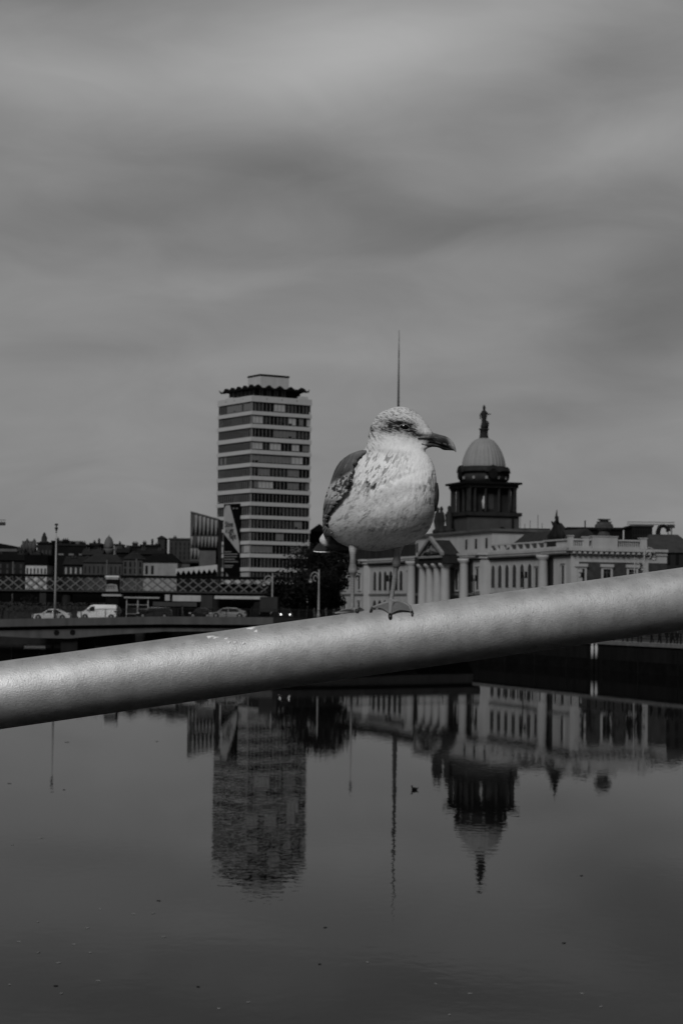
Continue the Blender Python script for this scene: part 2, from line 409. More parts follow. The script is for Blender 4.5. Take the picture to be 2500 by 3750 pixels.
def gull():
    E = empty('gull', pipe_axis(G(700, 2100).x)+Vector((0, 0, PR)), 0, 'young speckled herring gull standing on the grey pipe with its head turned right', 'gull')
    inv = Matrix.Translation(-E.location)
    def fin(o):
        o.data.transform(inv); o.parent = E; return o
    cy = np.concatenate([np.array([224, 225.2, 227, 230]), np.linspace(234, 1552, 420), np.array([1557, 1561, 1564.5, 1567])])
    Lc = tab(TL, cy); Rc = tab(TR, cy)
    Lc[4:-4] = smooth(Lc, 5)[4:-4]
    rs = smooth(Rc, 3); Rc[4:-4] = rs[4:-4]
    B = smooth(tab(TB, cy), 16); B[:4] = tab(TB, cy[:4]); B[-4:] = tab(TB, cy[-4:]); Yc = smooth(tab(TY, cy), 14); Kk = smooth(tab(TK, cy), 14)
    n = 360; ang = np.linspace(0, 2*np.pi, n, endpoint=False)
    mid = (Lc+Rc)/2; half = (Rc-Lc)/2
    CX = mid[:, None]+half[:, None]*np.cos(ang)[None, :]
    CY = np.repeat(cy[:, None], n, 1)
    s = np.sin(ang)[None, :]
    # squarer section for the head so that the cheek reads flat
    sg = np.sign(s)*np.abs(s)**.92
    DY = Yc[:, None] - B[:, None]*sg + Kk[:, None]*half[:, None]*np.cos(ang)[None, :]*S
    front = s > 0
    def bump(cx0, cy0, rx, ry, amp, tilt=0):
        dx = CX-cx0; dyy = CY-cy0-tilt*dx
        return amp*np.exp(-(dx/rx)**2-(dyy/ry)**2)*front*np.clip(s*2, 0, 1)
    DY += -bump(820, 560, 190, 55, .004, .05)        # cheek
    DY += bump(965, 415, 75, 38, .0045)              # eye socket
    DY += -bump(940, 352, 130, 26, .0030, .15)       # brow
    DY += bump(1120, 500, 90, 22, .003, .1)          # lores
    DY += -bump(1000, 800, 190, 120, .007)           # breast
    DY += bump(870, 905, 260, 28, .0035, -.35)       # fold between breast and belly
    DY += -bump(560, 1250, 190, 170, .008)           # flank
    DY += bump(760, 1120, 200, 60, .003, -.3)
    DY += -bump(760, 700, 200, 40, .004, -.25)
    p3 = np.stack([CX.ravel()/26, CY.ravel()/70, s.repeat(len(cy), 0).ravel()*3], 1)
    ruff = fbm(p3, 3, 3).reshape(CX.shape)-.5
    amp = np.where(CY < 620, .0010, .0014)*np.clip((1567-CY)/120, 0, 1)*np.clip((CY-226)/40, 0, 1)
    DY += -ruff*amp*2*s
    # feather raggedness of the outline
    edge = np.abs(np.cos(ang))[None, :]**6
    rag = (fbm(np.stack([CY.ravel()/9, (np.cos(ang)[None, :].repeat(len(cy), 0)*3).ravel(), CX.ravel()/200], 1), 2, 11).reshape(CX.shape)-.5)
    CX = CX + rag*edge*np.sign(np.cos(ang))[None, :]*5*np.clip((CY-235)/60, 0, 1)
    # vertical centre
    V = []
    fr, rr, uu = np.array(_f), np.array(_r), np.array(_u)
    Xp = 1100+CX.ravel()*K; Yp = 1400+CY.ravel()*K
    d = fr[None, :]+((Xp-1250)/F)[:, None]*rr-((Yp-1875)/F)[:, None]*uu
    yy = GD+GOFF+DY.ravel(); V = np.array(CAM)[None, :]+d*(yy/d[:, 1])[:, None]
    nr = len(cy)
    idx = np.arange(nr*n).reshape(nr, n); nx = np.roll(idx, -1, 1)
    fs = np.stack([idx[:-1].ravel(), idx[1:].ravel(), nx[1:].ravel(), nx[:-1].ravel()], 1).tolist()
    fs.append(list(range(n))); fs.append(list(range((nr-1)*n, nr*n))[::-1])
    q = MB(); q.v = V.tolist(); q.f = [tuple(f) for f in fs]; q.m = [0]*len(fs)
    body = fin(q.build('body', M_plum, None, True, fix=False))
    # plumage colours
    x = CX.ravel(); y = CY.ravel(); z = (s.repeat(nr, 0)).ravel()*60
    def st(angle, lu, lv, oct=2, seed=0, thr=(.55, .7)):
        a = R(angle); u = x*math.cos(a)+y*math.sin(a); v = -x*math.sin(a)+y*math.cos(a)
        nn = fbm(np.stack([u/lu, v/lv, z/80], 1), oct, seed); return sstep(thr[0], thr[1], nn)
    def gau(cx0, cy0, rx, ry, tilt=0):
        dx = x-cx0; dyy = y-cy0-tilt*dx; return np.exp(-(dx/rx)**2-(dyy/ry)**2)
    c = .86 + .10*(fbm(np.stack([x/60, y/60, z/60], 1), 3, 5)-.5)
    head = 1-sstep(560, 720, y+.22*(x-850)+40*(fbm(np.stack([x/40, y/40, z/40], 1), 2, 97)-.5))
    crown = head*sstep(620, 380, y)*1.0
    k1 = st(22, 26, 7, 3, 1, (.42, .72)); k2 = st(12, 18, 6, 2, 2, (.48, .66)); k3 = st(60, 38, 12, 2, 3, (.52, .66))
    c -= .17*head*(1-.9*gau(960, 580, 260, 60, .05))*(1-.7*gau(1150, 400, 70, 120, .8))
    forehead = gau(1150, 400, 70, 120, .8); chin = gau(950, 575, 260, 48, .05)
    c -= .33*crown*k1*(1-.8*forehead)*(1-.8*chin)
    c -= .22*crown*k2*(1-.8*forehead)*(1-.9*chin)
    nape = gau(660, 520, 75, 130, -.3)*head
    c -= .46*nape*k3
    eyep = 1.1*gau(900, 390, 140, 52, .18)+.9*gau(1025, 440, 80, 38, .35)+.6*gau(800, 440, 120, 32, .1)
    eyep = np.clip(eyep, 0, 1)
    c -= eyep*(.42+.30*st(16, 40, 9, 2, 8, (.40, .6)))
    c -= .38*gau(1090, 500, 110, 24, .14)
    c -= .16*gau(800, 632, 230, 26, .12)
    # neck ring and nape spots
    c -= .5*gau(600, 640, 60, 22, .0)*st(50, 20, 9, 2, 9, (.4, .55))
    # breast streaks on the left side
    sp = np.maximum(st(118, 50, 16, 2, 21, (.54, .62)), .35*st(122, 38, 13, 3, 22, (.54, .66)))
    reg = np.clip(gau(710, 800, 220, 210, -.5)*1.35, 0, 1)*sstep(600, 700, y)
    c -= .50*reg*sp
    c -= .42*np.clip(gau(620, 960, 200, 90, -.1)*1.2, 0, 1)*st(125, 50, 26, 3, 31, (.48, .62))
    c -= .42*np.clip(gau(960, 760, 90, 110)*.9, 0, 1)*st(100, 44, 11, 2, 33, (.60, .68))
    reg2 = np.clip(gau(1215, 980, 60, 210, 0)*1.3, 0, 1)
    c -= .55*reg2*st(96, 60, 14, 2, 41, (.52, .62))
    c -= .42*np.clip(gau(1110, 1040, 110, 110), 0, 1)*st(105, 60, 18, 3, 43, (.50, .63))
    # greyer mottled belly
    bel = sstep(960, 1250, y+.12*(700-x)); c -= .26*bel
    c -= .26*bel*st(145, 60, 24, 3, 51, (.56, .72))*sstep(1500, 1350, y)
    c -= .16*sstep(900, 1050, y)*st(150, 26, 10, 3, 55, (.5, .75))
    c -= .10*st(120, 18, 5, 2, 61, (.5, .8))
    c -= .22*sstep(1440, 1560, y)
    back = sstep(.15, -.2, z/60)*(y > 640)
    c = c*(1-back)+.16*back
    c *= 1-.12*st(100, 22, 6, 3, 91, (.5, .7))*(y > 640)
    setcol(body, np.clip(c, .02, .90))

    # eye: dark ball in the socket, pale lids
    j = np.argmin(np.abs(cy-412)); 
    def surf(cx, cyy, off):
        j = int(np.argmin(np.abs(cy-cyy))); i = int(np.argmin(np.where(np.sin(ang) > 0, np.abs(CX[j]-cx), 1e9)))
        return G(cx, cyy, DY[j, i]+off)
    q = MB(); ce = surf(963, 414, .0012); rad = .0098
    vs = []; nn = 28
    prof = [(rad*math.sin(math.pi*t/14)*1.0, -rad*math.cos(math.pi*t/14)) for t in range(0, 15)]
    q.lathe([(max(r, 1e-5), zz) for r, zz in prof], n=nn)
    q.v = [(ce.x+a*.95*1.0, ce.y+c_*.5, ce.z+b_*.74) for a, c_, b_ in [(v[0], v[2], v[1]) for v in q.v]]
    eye = q.build('eye', mat('eye_black', .004, .06, 0, 1, spec=.5), None, True); fin(eye)
    for sgn, nm, vv in ((1, 'upper', .50), (-1, 'lower', .42)):
        pts = []
        for t in np.linspace(-1, 1, 15):
            cx = 963+50*t; c2 = 414 - sgn*(27*(1-abs(t)**2.2)) + 6*t
            pts.append(surf(cx, c2, -.0004))
        rr_ = [.0002+.0007*(1-abs(t)**2) for t in np.linspace(-1, 1, 15)]
        b2 = MB(); b2.tube(pts, rr_, 8); fin(b2.build('eyelid', mat('eyelid_'+nm, vv*.55, .8, .5, 900), None, True))

    # beak: two mandibles
    def mandible(name, top, bot, xs, bw, colf, base_dy=.0, keel=0):
        top = np.array(top, float); bot = np.array(bot, float)
        m_ = 28; vs = []; cs = []
        for t, X_ in enumerate(xs):
            yt = np.interp(X_, top[:, 0], top[:, 1]); yb = np.interp(X_, bot[:, 0], bot[:, 1])
            hh = max((yb-yt)/2, .6); cc = (yt+yb)/2; wv = np.interp(X_, bw[0], bw[1])
            for k in range(m_):
                a = 2*math.pi*k/m_; ca, sa = math.cos(a), math.sin(a)
                ww = wv*(abs(ca)**.8)*(1 if ca > 0 else -1)*(1-.35*max(sa, 0)*(not keel)-.25*max(-sa, 0)*keel)
                vs.append(G(X_, cc-hh*sa, base_dy-ww)); cs.append(colf(X_, cc-hh*sa, (1-sa)/2))
        fs = []
        for t in range(len(xs)-1):
            for k in range(m_):
                k2 = (k+1) % m_; fs.append((t*m_+k, t*m_+k2, (t+1)*m_+k2, (t+1)*m_+k))
        fs.append(tuple(range(m_-1, -1, -1))); b0 = (len(xs)-1)*m_; fs.append(tuple(range(b0, b0+m_)))
        q = MB(); q.add(vs, fs); o = fin(q.build(name, M_beak, None, True)); setcol(o, np.array(cs)); return o
    def cu(x_, y_, t):
        n_ = float(vnoise(np.array([[x_/35, y_/7, 1.0]]), 3)[0])
        v_ = .020+.05*n_
        if t < .4: v_ += .05*(.4-t)/.4+.05*n_                 # paler ridge
        v_ *= 1-.75*math.exp(-((x_-1330)/45)**2)*(t > .25)    # black band
        v_ += .24*float(sstep(1350, 1400, np.array([x_-40*t+10]))[0])   # pale hooked tip
        if math.exp(-((x_-1230)/60)**2-((y_-520)/7)**2) > .5: v_ = .01    # nostril slit
        if abs(y_-(535+.19*(x_-1150))) < 3: v_ += .16
        return v_
    def cl(x_, y_, t):
        v_ = .03+.07*t*(x_ < 1280); v_ += .10*math.exp(-((x_-1150)/50)**2)
        v_ *= 1-.85*math.exp(-((x_-1320)/50)**2)
        return v_
    xs = np.concatenate([np.linspace(1085, 1230, 22), np.linspace(1236, 1440, 46)])
    mandible('upper_mandible', [(1085,508),(1130,500),(1180,482),(1205,462),(1240,470),(1290,484),(1340,497),(1375,515),(1400,538),(1420,565),(1433,595),(1440,625),(1442,645)],
             [(1085,520),(1140,535),(1200,556),(1270,575),(1330,597),(1380,616),(1415,628),(1430,640),(1440,650),(1442,651)], xs,
             ([1085,1150,1230,1300,1380,1420,1440], [.0335,.0265,.0125,.0090,.0068,.0042,.0016]), cu)
    xs = np.concatenate([np.linspace(1120, 1230, 18), np.linspace(1236, 1424, 36)])
    mandible('lower_mandible', [(1110,540),(1140,536),(1200,554),(1270,573),(1330,595),(1380,614),(1424,630)],
             [(1110,600),(1145,628),(1165,618),(1185,606),(1220,598),(1260,600),(1290,609),(1312,622),(1330,628),(1380,630),(1424,633)], xs,
             ([1110,1180,1240,1320,1400,1424], [.029,.0165,.0085,.0062,.0042,.0018]), cl, keel=1)

    # folded wings
    def wing(name, cys, Lo, In, side, colf, back_extra, thick=.004, n_=90):
        vs = []; cs = []; meta = []
        for j, c_ in enumerate(cys):
            m0 = np.interp(c_, cy, mid); h0 = np.interp(c_, cy, half); b0 = np.interp(c_, cy, B); y0 = np.interp(c_, cy, Yc); k0 = np.interp(c_, cy, Kk)
            lo = np.interp(c_, *zip(*Lo)); ii = np.interp(c_, *zip(*In))
            aw = max(abs(m0-lo), h0+4); bw = b0+.005
            ii += (vnoise(np.array([[c_/17., 3., 1.]]), 9)[0]-.5)*34*np.clip((c_-640)/40, 0, 1)*(side < 0)
            ci = np.clip((ii-m0)/aw*(-1 if side < 0 else 1), -.2, .999)   # cos measured from the wing side
            p_in = math.acos(ci)
            for i in range(n_):
                t = i/(n_-1); ph = p_in*(1-t) - (back_extra)*t     # + = front, - = behind
                cxx = m0+side*aw*math.cos(ph); yy_ = y0-bw*math.sin(ph)+k0*side*aw*math.cos(ph)*S
                lift = .003*min(1, t*6)
                vs.append(G(cxx, c_, yy_-lift*(math.sin(ph) > 0))); cs.append((cxx, c_, t))
        nr_ = len(cys); q = MB(); idx = lambda j, i: j*n_+i
        fs = [(idx(j, i), idx(j+1, i), idx(j+1, i+1), idx(j, i+1)) for j in range(nr_-1) for i in range(n_-1)]
        # feather relief
        A = np.array(cs); rel = colf(A, True)
        vs2 = [v+Vector((side*.5, -.85, 0)).normalized()*float(r_) for v, r_ in zip(vs, rel)]
        q.add(vs2, fs); o = fin(q.build(name, M_wing, None, True, fix=False)); setcol(o, colf(A, False))
        md = o.modifiers.new('thick', 'SOLIDIFY'); md.thickness = thick; md.offset = 0
        return o
    LoN = [(632,604),(640,552),(660,492),(680,452),(700,422),(740,376),(780,346),(820,326),(860,311),(900,299),(950,285),(1000,264),(1050,246),(1100,233),(1150,225),(1200,220),(1250,217),(1300,216),(1350,216),(1400,222),(1432,236)]
    InN = [(632,612),(650,600),(690,545),(740,515),(800,482),(850,472),(930,466),(980,452),(1010,440),(1040,405),(1060,385),(1100,345),(1150,304),(1200,273),(1250,252),(1300,246),(1340,252),(1380,268),(1410,285),(1432,250)]
    def cw(A, relief):
        x_, y_, t = A[:, 0], A[:, 1], A[:, 2]
        # coordinate along / across the wing (runs down and to the left)
        u = (y_-640)*.93+(520-x_)*.45; v = x_-(520-.42*(y_-700))
        fine = fbm(np.stack([v/7, u/90, t*2], 1), 2, 71)
        rows = (v/46+u/600) % 1.0
        cov = sstep(-20, 30, (y_-830)-.62*(470-x_))*sstep(1180, 1060, y_)     # speckled coverts
        if relief:
            return .0022*(rows*.8+.5*fine)*np.clip(t*8, 0, 1)+.0012*cov*fbm(np.stack([x_/22, y_/26, t], 1), 2, 5)
        mant = .045+.06*fine+.04*fbm(np.stack([x_/60, y_/80, t], 1), 2, 75)
        mant = mant+.06*sstep(700, 650, y_)+.10*((rows > .88) & (x_ < 500))*fine
        mant = mant*(1-.45*np.exp(-((y_-860)/50)**2-((x_-400)/60)**2))
        spots = sstep(.50, .60, fbm(np.stack([(x_+y_*.5)/15, (y_-x_*.4)/28, t], 1), 2, 77))
        cc = .46-.44*spots+.06*fine
        low = .05+.15*sstep(.35, .7, fine)+.14*(rows > .86)
        w1 = sstep(1040, 1180, y_+.3*(x_-300)*0)
        c_ = mant*(1-cov)+cc*cov; c_ = c_*(1-w1)+low*w1*.8
        dark = np.exp(-((x_-455)/26)**2-((y_-940)/75)**2); c_ = c_*(1-.8*dark)
        return np.clip(c_, .012, .7)
    wing('wing', np.linspace(634, 1430, 260), LoN, InN, -1, cw, 1.5)
    LoF = [(930,1262),(960,1269),(1000,1274),(1040,1276),(1080,1274),(1120,1268),(1160,1258),(1195,1248)]
    InF = [(930,1259),(1000,1258),(1060,1257),(1120,1252),(1195,1243)]
    def cf(A, relief):
        if relief: return np.zeros(len(A))
        return .02+.03*fbm(np.stack([A[:, 0]/5, A[:, 1]/60, A[:, 2]], 1), 2, 3)
    wing('wing', np.linspace(932, 1194, 50), LoF, InF, 1, cf, 1.4, .003, 50)

    # rump (white) and tail
    def blob(name, rows, colf, mm, n_=40):
        vs = []; cs = []
        for cyy, l_, r_, b_, y_ in rows:
            for k in range(n_):
                a = 2*math.pi*k/n_; xx = (l_+r_)/2+(r_-l_)/2*math.cos(a)
                vs.append(G(xx, cyy, y_-b_*math.sin(a))); cs.append((xx, cyy))
        q = MB(); nr_ = len(rows)
        fs = [(j*n_+k, (j+1)*n_+k, (j+1)*n_+(k+1) % n_, j*n_+(k+1) % n_) for j in range(nr_-1) for k in range(n_)]
        fs += [tuple(range(n_)), tuple(range((nr_-1)*n_, nr_*n_))[::-1]]
        q.add(vs, fs); o = fin(q.build(name, mm, None, True)); setcol(o, colf(np.array(cs))); return o
    def rows_(t, N_=26):
        t = np.array(t, float); ys = np.linspace(t[0, 0], t[-1, 0], N_); return [(yv,)+tuple(np.interp(yv, t[:, 0], t[:, i]) for i in range(1, 5)) for yv in ys]
    blob('undertail', rows_([(1385,222,300,.012,.085),(1400,208,330,.02,.085),(1425,188,400,.026,.08),(1450,174,440,.028,.078),(1475,176,450,.026,.075),(1495,190,455,.022,.07),(1520,215,455,.018,.066),(1545,260,450,.010,.062),(1558,320,430,.003,.06)]),
         lambda a: np.clip(.55*(1-sstep(215, 290, a[:, 0]+.5*(a[:, 1]-1450)))+.04, 0, 1)*(.8+.4*fbm(np.stack([a[:, 0]/14, a[:, 1]/9, a[:, 0]*0], 1), 2, 4)), M_plum)
    def tail():
        low = [(120,1566),(150,1573),(190,1577),(258,1578),(262,1575),(300,1572),(316,1570),(345,1578),(380,1591),(420,1596),(455,1597)]
        up = [(118,1556),(150,1512),(175,1490),(205,1470),(250,1450),(330,1450),(400,1470),(455,1500)]
        n1, n2 = 70, 24; vs = []; cs = []
        l = np.array(low, float); u_ = np.array(up, float)
        for i in range(n1):
            t = i/(n1-1)
            xl = 120+335*t; yl = np.interp(xl, l[:, 0], l[:, 1]); xu = 118+337*t; yu = np.interp(xu, u_[:, 0], u_[:, 1])
            for j in range(n2):
                s_ = j/(n2-1); xx = xl*(1-s_)+xu*s_; yy_ = yl*(1-s_)+yu*s_
                dep = .070+.06*(1-t)+.045*s_*(1-t*.5)
                vs.append(G(xx, yy_, dep+.0015*math.sin(i*.9)*(1-s_))); cs.append((t, s_, xx))
        q = MB(); q.add(vs, [(i*n2+j, (i+1)*n2+j, (i+1)*n2+j+1, i*n2+j+1) for i in range(n1-1) for j in range(n2-1)])
        o = fin(q.build('tail', M_wing, None, True)); A = np.array(cs)
        c_ = .012+.02*fbm(A*20, 2, 3); c_ = np.where((A[:, 1] < .06) & (A[:, 0] < .46), .75, c_); c_ = np.where((A[:, 1] < .05) & (A[:, 0] >= .46), .10, c_)
        setcol(o, c_); md = o.modifiers.new('thick', 'SOLIDIFY'); md.thickness = .002; md.offset = 0
    tail()

    # legs and webbed feet
    def loft(path, name, parent_fin=True, n_=20, matl=None, colf=None, ringbump=True, sub=10, flat=1.0):
        path = np.array(path, float)    # cx, cy, depth, radius (crop px)
        T = np.linspace(0, 1, (len(path)-1)*sub+1); t0 = np.linspace(0, 1, len(path))
        pp = np.stack([np.interp(T, t0, path[:, i]) for i in range(4)], 1)
        if sub > 1:
            for i in range(4): pp[:, i] = smooth(pp[:, i], 2)
        pts = [G(a, b_, c_) for a, b_, c_, r_ in pp]
        rad = [r_*.92*S*(1+(.035*math.sin(i*2.1) if ringbump else 0)) for i, r_ in enumerate(pp[:, 3])]
        q = MB(); q.tube(pts, rad, n_, 0, flat); o = q.build(name, matl or M_leg, None, True); fin(o)
        ii = np.repeat(np.arange(len(pts)), n_)
        setcol(o, (colf or (lambda k, P_: .30+.10*np.sin(k*2.1)*.4+.06*vnoise(np.stack([k*.7, k*0, k*0], 1), 2)))(ii, pp)); return o
    yA = .0
    def legcol(k, P_):
        y_ = P_[k.astype(int), 1]; base = (.36-.15*sstep(1530, 1640, y_)); base = base*(1+.10*np.sin(k*2.1))
        base = base*(1-.35*np.exp(-((y_-1690)/60.)**2)); return base+.05*vnoise(np.stack([k*1.3, k*0, k*0], 1), 5)
    legA = loft([(495,1470,.02,75),(490,1520,.01,52),(485,1565,.0,38),(483,1620,-.002,27),(482,1680,-.004,30),(484,1722,-.004,44),(484,1752,-.005,46),(484,1775,-.004,34),(482,1805,-.003,22),(483,1870,-.002,20),(482,1960,0,20),(480,2040,0,20),(478,2085,0,24),(480,2112,0,33)], 'leg', colf=legcol)
    legB = loft([(915,1470,.0,70),(908,1525,.0,46),(903,1560,-.006,33),(893,1610,-.008,33),(889,1655,-.010,42),(887,1690,-.011,43),(884,1715,-.009,30),(880,1745,-.009,24),(872,1800,-.008,25),(862,1880,-.006,23),(850,1960,-.005,21),(842,2000,-.005,24),(838,2030,-.005,36)], 'leg', colf=legcol)
    def surfp(cx, cyy, off=.0012):
        h = pipe_hit(1100+cx*K, 1400+cyy*K, off)
        return h if h else pipe_snap(G(cx, cyy, -.03), off)
    ank = G(838, 2032, -.012)
    def foot(parent, web, toes, claws):
        q = MB()
        for poly_a, poly_b in web:     # two edge polylines from heel
            n1, n2 = 18, 18; vs = []
            for i in range(n1+1):
                for j in range(n2+1):
                    s_ = i/n1; t_ = j/n2
                    pa = lerp(poly_a, s_); pb = lerp(poly_b, s_)
                    v = pa*(1-t_)+pb*t_
                    sag = math.sin(math.pi*t_)*.006*s_
                    v = v-(v-parent_c).normalized()*sag
                    vs.append(pipe_out(v, .0014))
            q.add(vs, [(i*(n2+1)+j, (i+1)*(n2+1)+j, (i+1)*(n2+1)+j+1, i*(n2+1)+j+1) for i in range(n1) for j in range(n2)])
        o = q.build('web', M_leg, None, True); fin(o)
        c_ = np.array([.10+.06*fbm(np.array([[v.co.x*300, v.co.y*300, v.co.z*300]]), 3, 6)[0] for v in o.data.vertices]); setcol(o, c_)
        md = o.modifiers.new('thick', 'SOLIDIFY'); md.thickness = .0016; md.offset = 0
        o.parent = parent; 
        for path, rad in toes:
            q = MB(); q.tube(path, rad, 12); t_ = q.build('toe', M_leg, None, True); fin(t_); setcol(t_, np.full(len(t_.data.vertices), .18)+.05*np.random.rand(len(t_.data.vertices))); t_.parent = parent
        for path, rad in claws:
            q = MB(); q.tube(path, rad, 10); t_ = q.build('claw', mat('claw_black', .006, .3, .1, 1, spec=.5), None, True); fin(t_); t_.parent = parent
    def lerp(poly, s_):
        f_ = s_*(len(poly)-1); i = min(int(f_), len(poly)-2); return poly[i]*(1-(f_-i))+poly[i+1]*(f_-i)
    # near (right) foot
    parent_c = Vector(ank)-Vector((0, 0, -.05))
    mid_t = [ank, surfp(834, 2085, .004), surfp(832, 2120, .0035), surfp(830, 2150, .003)]
    lef_t = [ank, G(780, 2050, -.004), G(712, 2072, -.002), G(655, 2092, -.004)]
    rig_t = [ank, G(905, 2030, -.006), G(965, 2048, -.010), G(1010, 2078, -.016), surfp(1028, 2125, .003)]
    lef_t = [pipe_out(p, .003) for p in lef_t]; rig_t = [pipe_out(p, .003) for p in rig_t]
    foot(legB, [(mid_t, lef_t), (mid_t, rig_t)],
         [(mid_t, [.0062, .0050, .0042, .0036]), (lef_t, [.0048, .0036, .003, .0026]), (rig_t, [.0048, .0036, .0032, .003, .0026])],
         [([surfp(829, 2146, .003), surfp(829, 2165, .0035), surfp(829, 2188, .0025), surfp(829, 2203, .0005)], [.0032, .0040, .0030, .0006]),
          ([surfp(1032, 2118, .003), surfp(1033, 2140, .0028), surfp(1033, 2160, .002), surfp(1032, 2171, .0005)], [.0022, .0024, .0018, .0005]),
          ([pipe_out(G(662, 2088, -.004), .003), surfp(648, 2098, .002), surfp(638, 2106, .001)], [.0024, .0026, .0008])])
    # far (left) foot seen almost edge-on
    an2 = G(480, 2108, 0); parent_c = Vector(an2)-Vector((0, 0, -.05))
    ta = [an2, pipe_out(G(440, 2122, -.006), .0025), pipe_out(G(380, 2132, -.010), .0022), pipe_out(G(312, 2138, -.012), .002)]
    tb = [an2, pipe_out(G(505, 2108, -.012), .003), pipe_out(G(522, 2118, -.020), .003)]
    tcc = [an2, pipe_out(G(530, 2112, .002), .0025), pipe_out(G(585, 2108, .006), .002)]
    foot(legA, [(tb, ta), (tb, tcc)],
         [(ta, [.0052, .0034, .0022, .0018]), (tb, [.006, .0046, .0036]), (tcc, [.0048, .0030, .002])],
         [([G(516, 2112, -.020), G(524, 2124, -.026), G(534, 2136, -.028)], [.0030, .0036, .0012]),
          ([pipe_out(G(314, 2137, -.012), .003), pipe_out(G(303, 2138, -.013), .002), pipe_out(G(296, 2141, -.013), .001)], [.0026, .003, .0012])])
gull()
# ------------------------------------------------------------------ office tower
M_band = mat('tower_band', .46, .8, .12, .8, streak=.5)
M_dark = mat('dark_glass', .005, .35, .4, .3, spec=.15)
M_glass2 = mat('grey_glass', .028, .4, .4, .4, spec=.15)
M_blind = mat('blind', .15, .8, .15, .5)
M_blind2 = mat('blind_light', .40, .8, .15, .5)
M_mull = mat('mullion', .20, .6, .2, 2)
M_black = mat('roof_black', .008, .8, .3, .5)
def tower():
    A = R(32); p = P(921.5, 1447, 500); 
    E = empty('office_tower', (p.x, 500, GZ), A, 'tall slab office tower of stacked pale bands with a zigzag roof', 'office tower')
    # local: x along right face, y along left face
    LX, LY = 17.5, 17.8
    def zz(Y): return P(921.5, Y, 500).z-GZ
    bands = [(1447, 1469), (1503.5, 1517), (1551, 1565), (1598.7, 1614), (1646, 1660), (1694, 1708), (1742, 1756), (1789, 1803.5), (1837, 1851), (1886, 1899), (1934, 1946), (1980, 1993), (2027, 2041), (2078, 2092), (2124, 2138)]
    q = MB(); q.box(.5, LX-.5, .5, LY-.5, 0, zz(1452)); q.build('core', M_dark, E)
    ps = [(-12.0*0, 0)]
    prev = None
    for i, (a, b) in enumerate(bands):
        zt, zb = zz(a), zz(b)
        q = MB(); q.box(0, LX, 0, .45, zb, zt); q.box(0, .45, .45, LY, zb, zt); q.box(LX-.45, LX, .45, LY, zb, zt); q.box(.45, LX-.45, LY-.45, LY, zb, zt)
        q.box(-.012, .06, -.012, .06, zb+.01, zt-.01)
        q.build('spandrel', M_band, E)
    rnd = random.Random(5)
    def runs(n, probs):
        out = []; 
        while len(out) < n:
            k = rnd.choices(range(len(probs)), probs)[0]; out += [k]*rnd.randint(1, 3)
        return out[:n]
    styles_r = [[2,2,5,1,1,1,1,1,1,2,2,2,2,2,2,1], None]
    for i in range(len(bands)-1):
        zt = zz(bands[i][1]); zb = zz(bands[i+1][0])
        if i >= 12: zb += .0
        for face in (0, 1):
            n = 16; q = MB(); L_ = LX if face == 0 else LY
            pr = [(.5, .3, .1, .1), (.3, .3, .2, .2), (.4, .45, .1, .05), (.4, .3, .15, .15), (.1, .2, .35, .35), (.3, .3, .2, .2), (.35, .3, .1, .25), (.85, .15, 0, 0), (.3, .5, .1, .1), (.3, .5, .1, .1), (.3, .3, .3, .1), (.1, .4, .4, .1), (.8, .15, .05, 0), (.7, .2, .1, 0)][i]
            if face == 1: pr = [(.3, .2, .5, 0), (.5, .2, .3, 0), (.8, .2, 0, 0), (.9, .1, 0, 0), (.7, .1, .2, 0), (.95, .05, 0, 0), (.8, .2, 0, 0), (.9, .1, 0, 0), (.95, .05, 0, 0), (1, 0, 0, 0), (.9, .1, 0, 0), (.2, .1, .3, .4), (.8, .2, 0, 0), (.2, 0, .3, .5)][i]
            rr = runs(n, pr); e = .30
            w_ = (L_-.5)/n
            for k in range(n):
                a0 = .25+k*w_; a1 = a0+w_-(.09 if face == 0 else .26)
                mi = rr[k]; zlo = zb+.28
                if rnd.random() < .12: zlo += .4
                if face == 0: q.box(a0, a1, e, e+.1, zlo, zt-.14, mi); q.box(a1, a1+.09, e-.08, e+.12, zb, zt, 4)
                else: q.box(e, e+.1, a0, a1, zlo, zt-.14, mi); q.box(e-.04, e+.12, a1, a1+.22, zb, zt, 4)
            q.build('window_band', [M_dark, M_glass2, M_blind, M_blind2, M_mull], E)
        q = MB(); q.box(.20, .52, .20, .52, zb, zt); q.build('corner_post', M_mull, E)
    # top terrace storey, folded roof, plant room
    z0 = zz(1447)
    q = MB(); q.box(2.2, LX-2.2, 2.2, LY-2.2, z0, z0+2.4); t = q.build('terrace_storey', M_dark, E)
    q = MB()
    for k in range(12):
        q.box(2.6+k*.72, 2.6+k*.72+.5, 2.12, 2.2, z0+.3, z0+1.9, 0 if k % 3 else 1)
        q.box(2.12, 2.2, 2.6+k*1.05, 2.6+k*1.05+.5, z0+.3, z0+1.9, k % 2)
    q.build('terrace_glazing', [M_blind, M_glass2], E)
    q = MB(); n = 6; zr = z0+2.1; hh = 1.15
    ov = .9; x0 = y0 = .85; W = LX-1.7; Dp = LY-1.7
    def zig(L_, n_):
        pts = []
        for k in range(2*n_+1): pts.append((L_*k/(2*n_), (hh if k % 2 else .12)))
        return pts
    top = zig(W, 5); poly = [(x0+a, zr+b-.25) for a, b in top]; low = [(x0+a, zr+b*.18-.35) for a, b in top][::-1]
    q.prism(poly+low, 'y', y0, y0+.8)
    q.prism(poly+low, 'y', y0+Dp-.8, y0+Dp)
    top = zig(Dp, 5); poly = [(y0+a, zr+b-.25) for a, b in top]; low = [(y0+a, zr+b*.18-.35) for a, b in top][::-1]
    q.prism(poly+low, 'x', x0, x0+.8); q.prism(poly+low, 'x', x0+W-.8, x0+W)
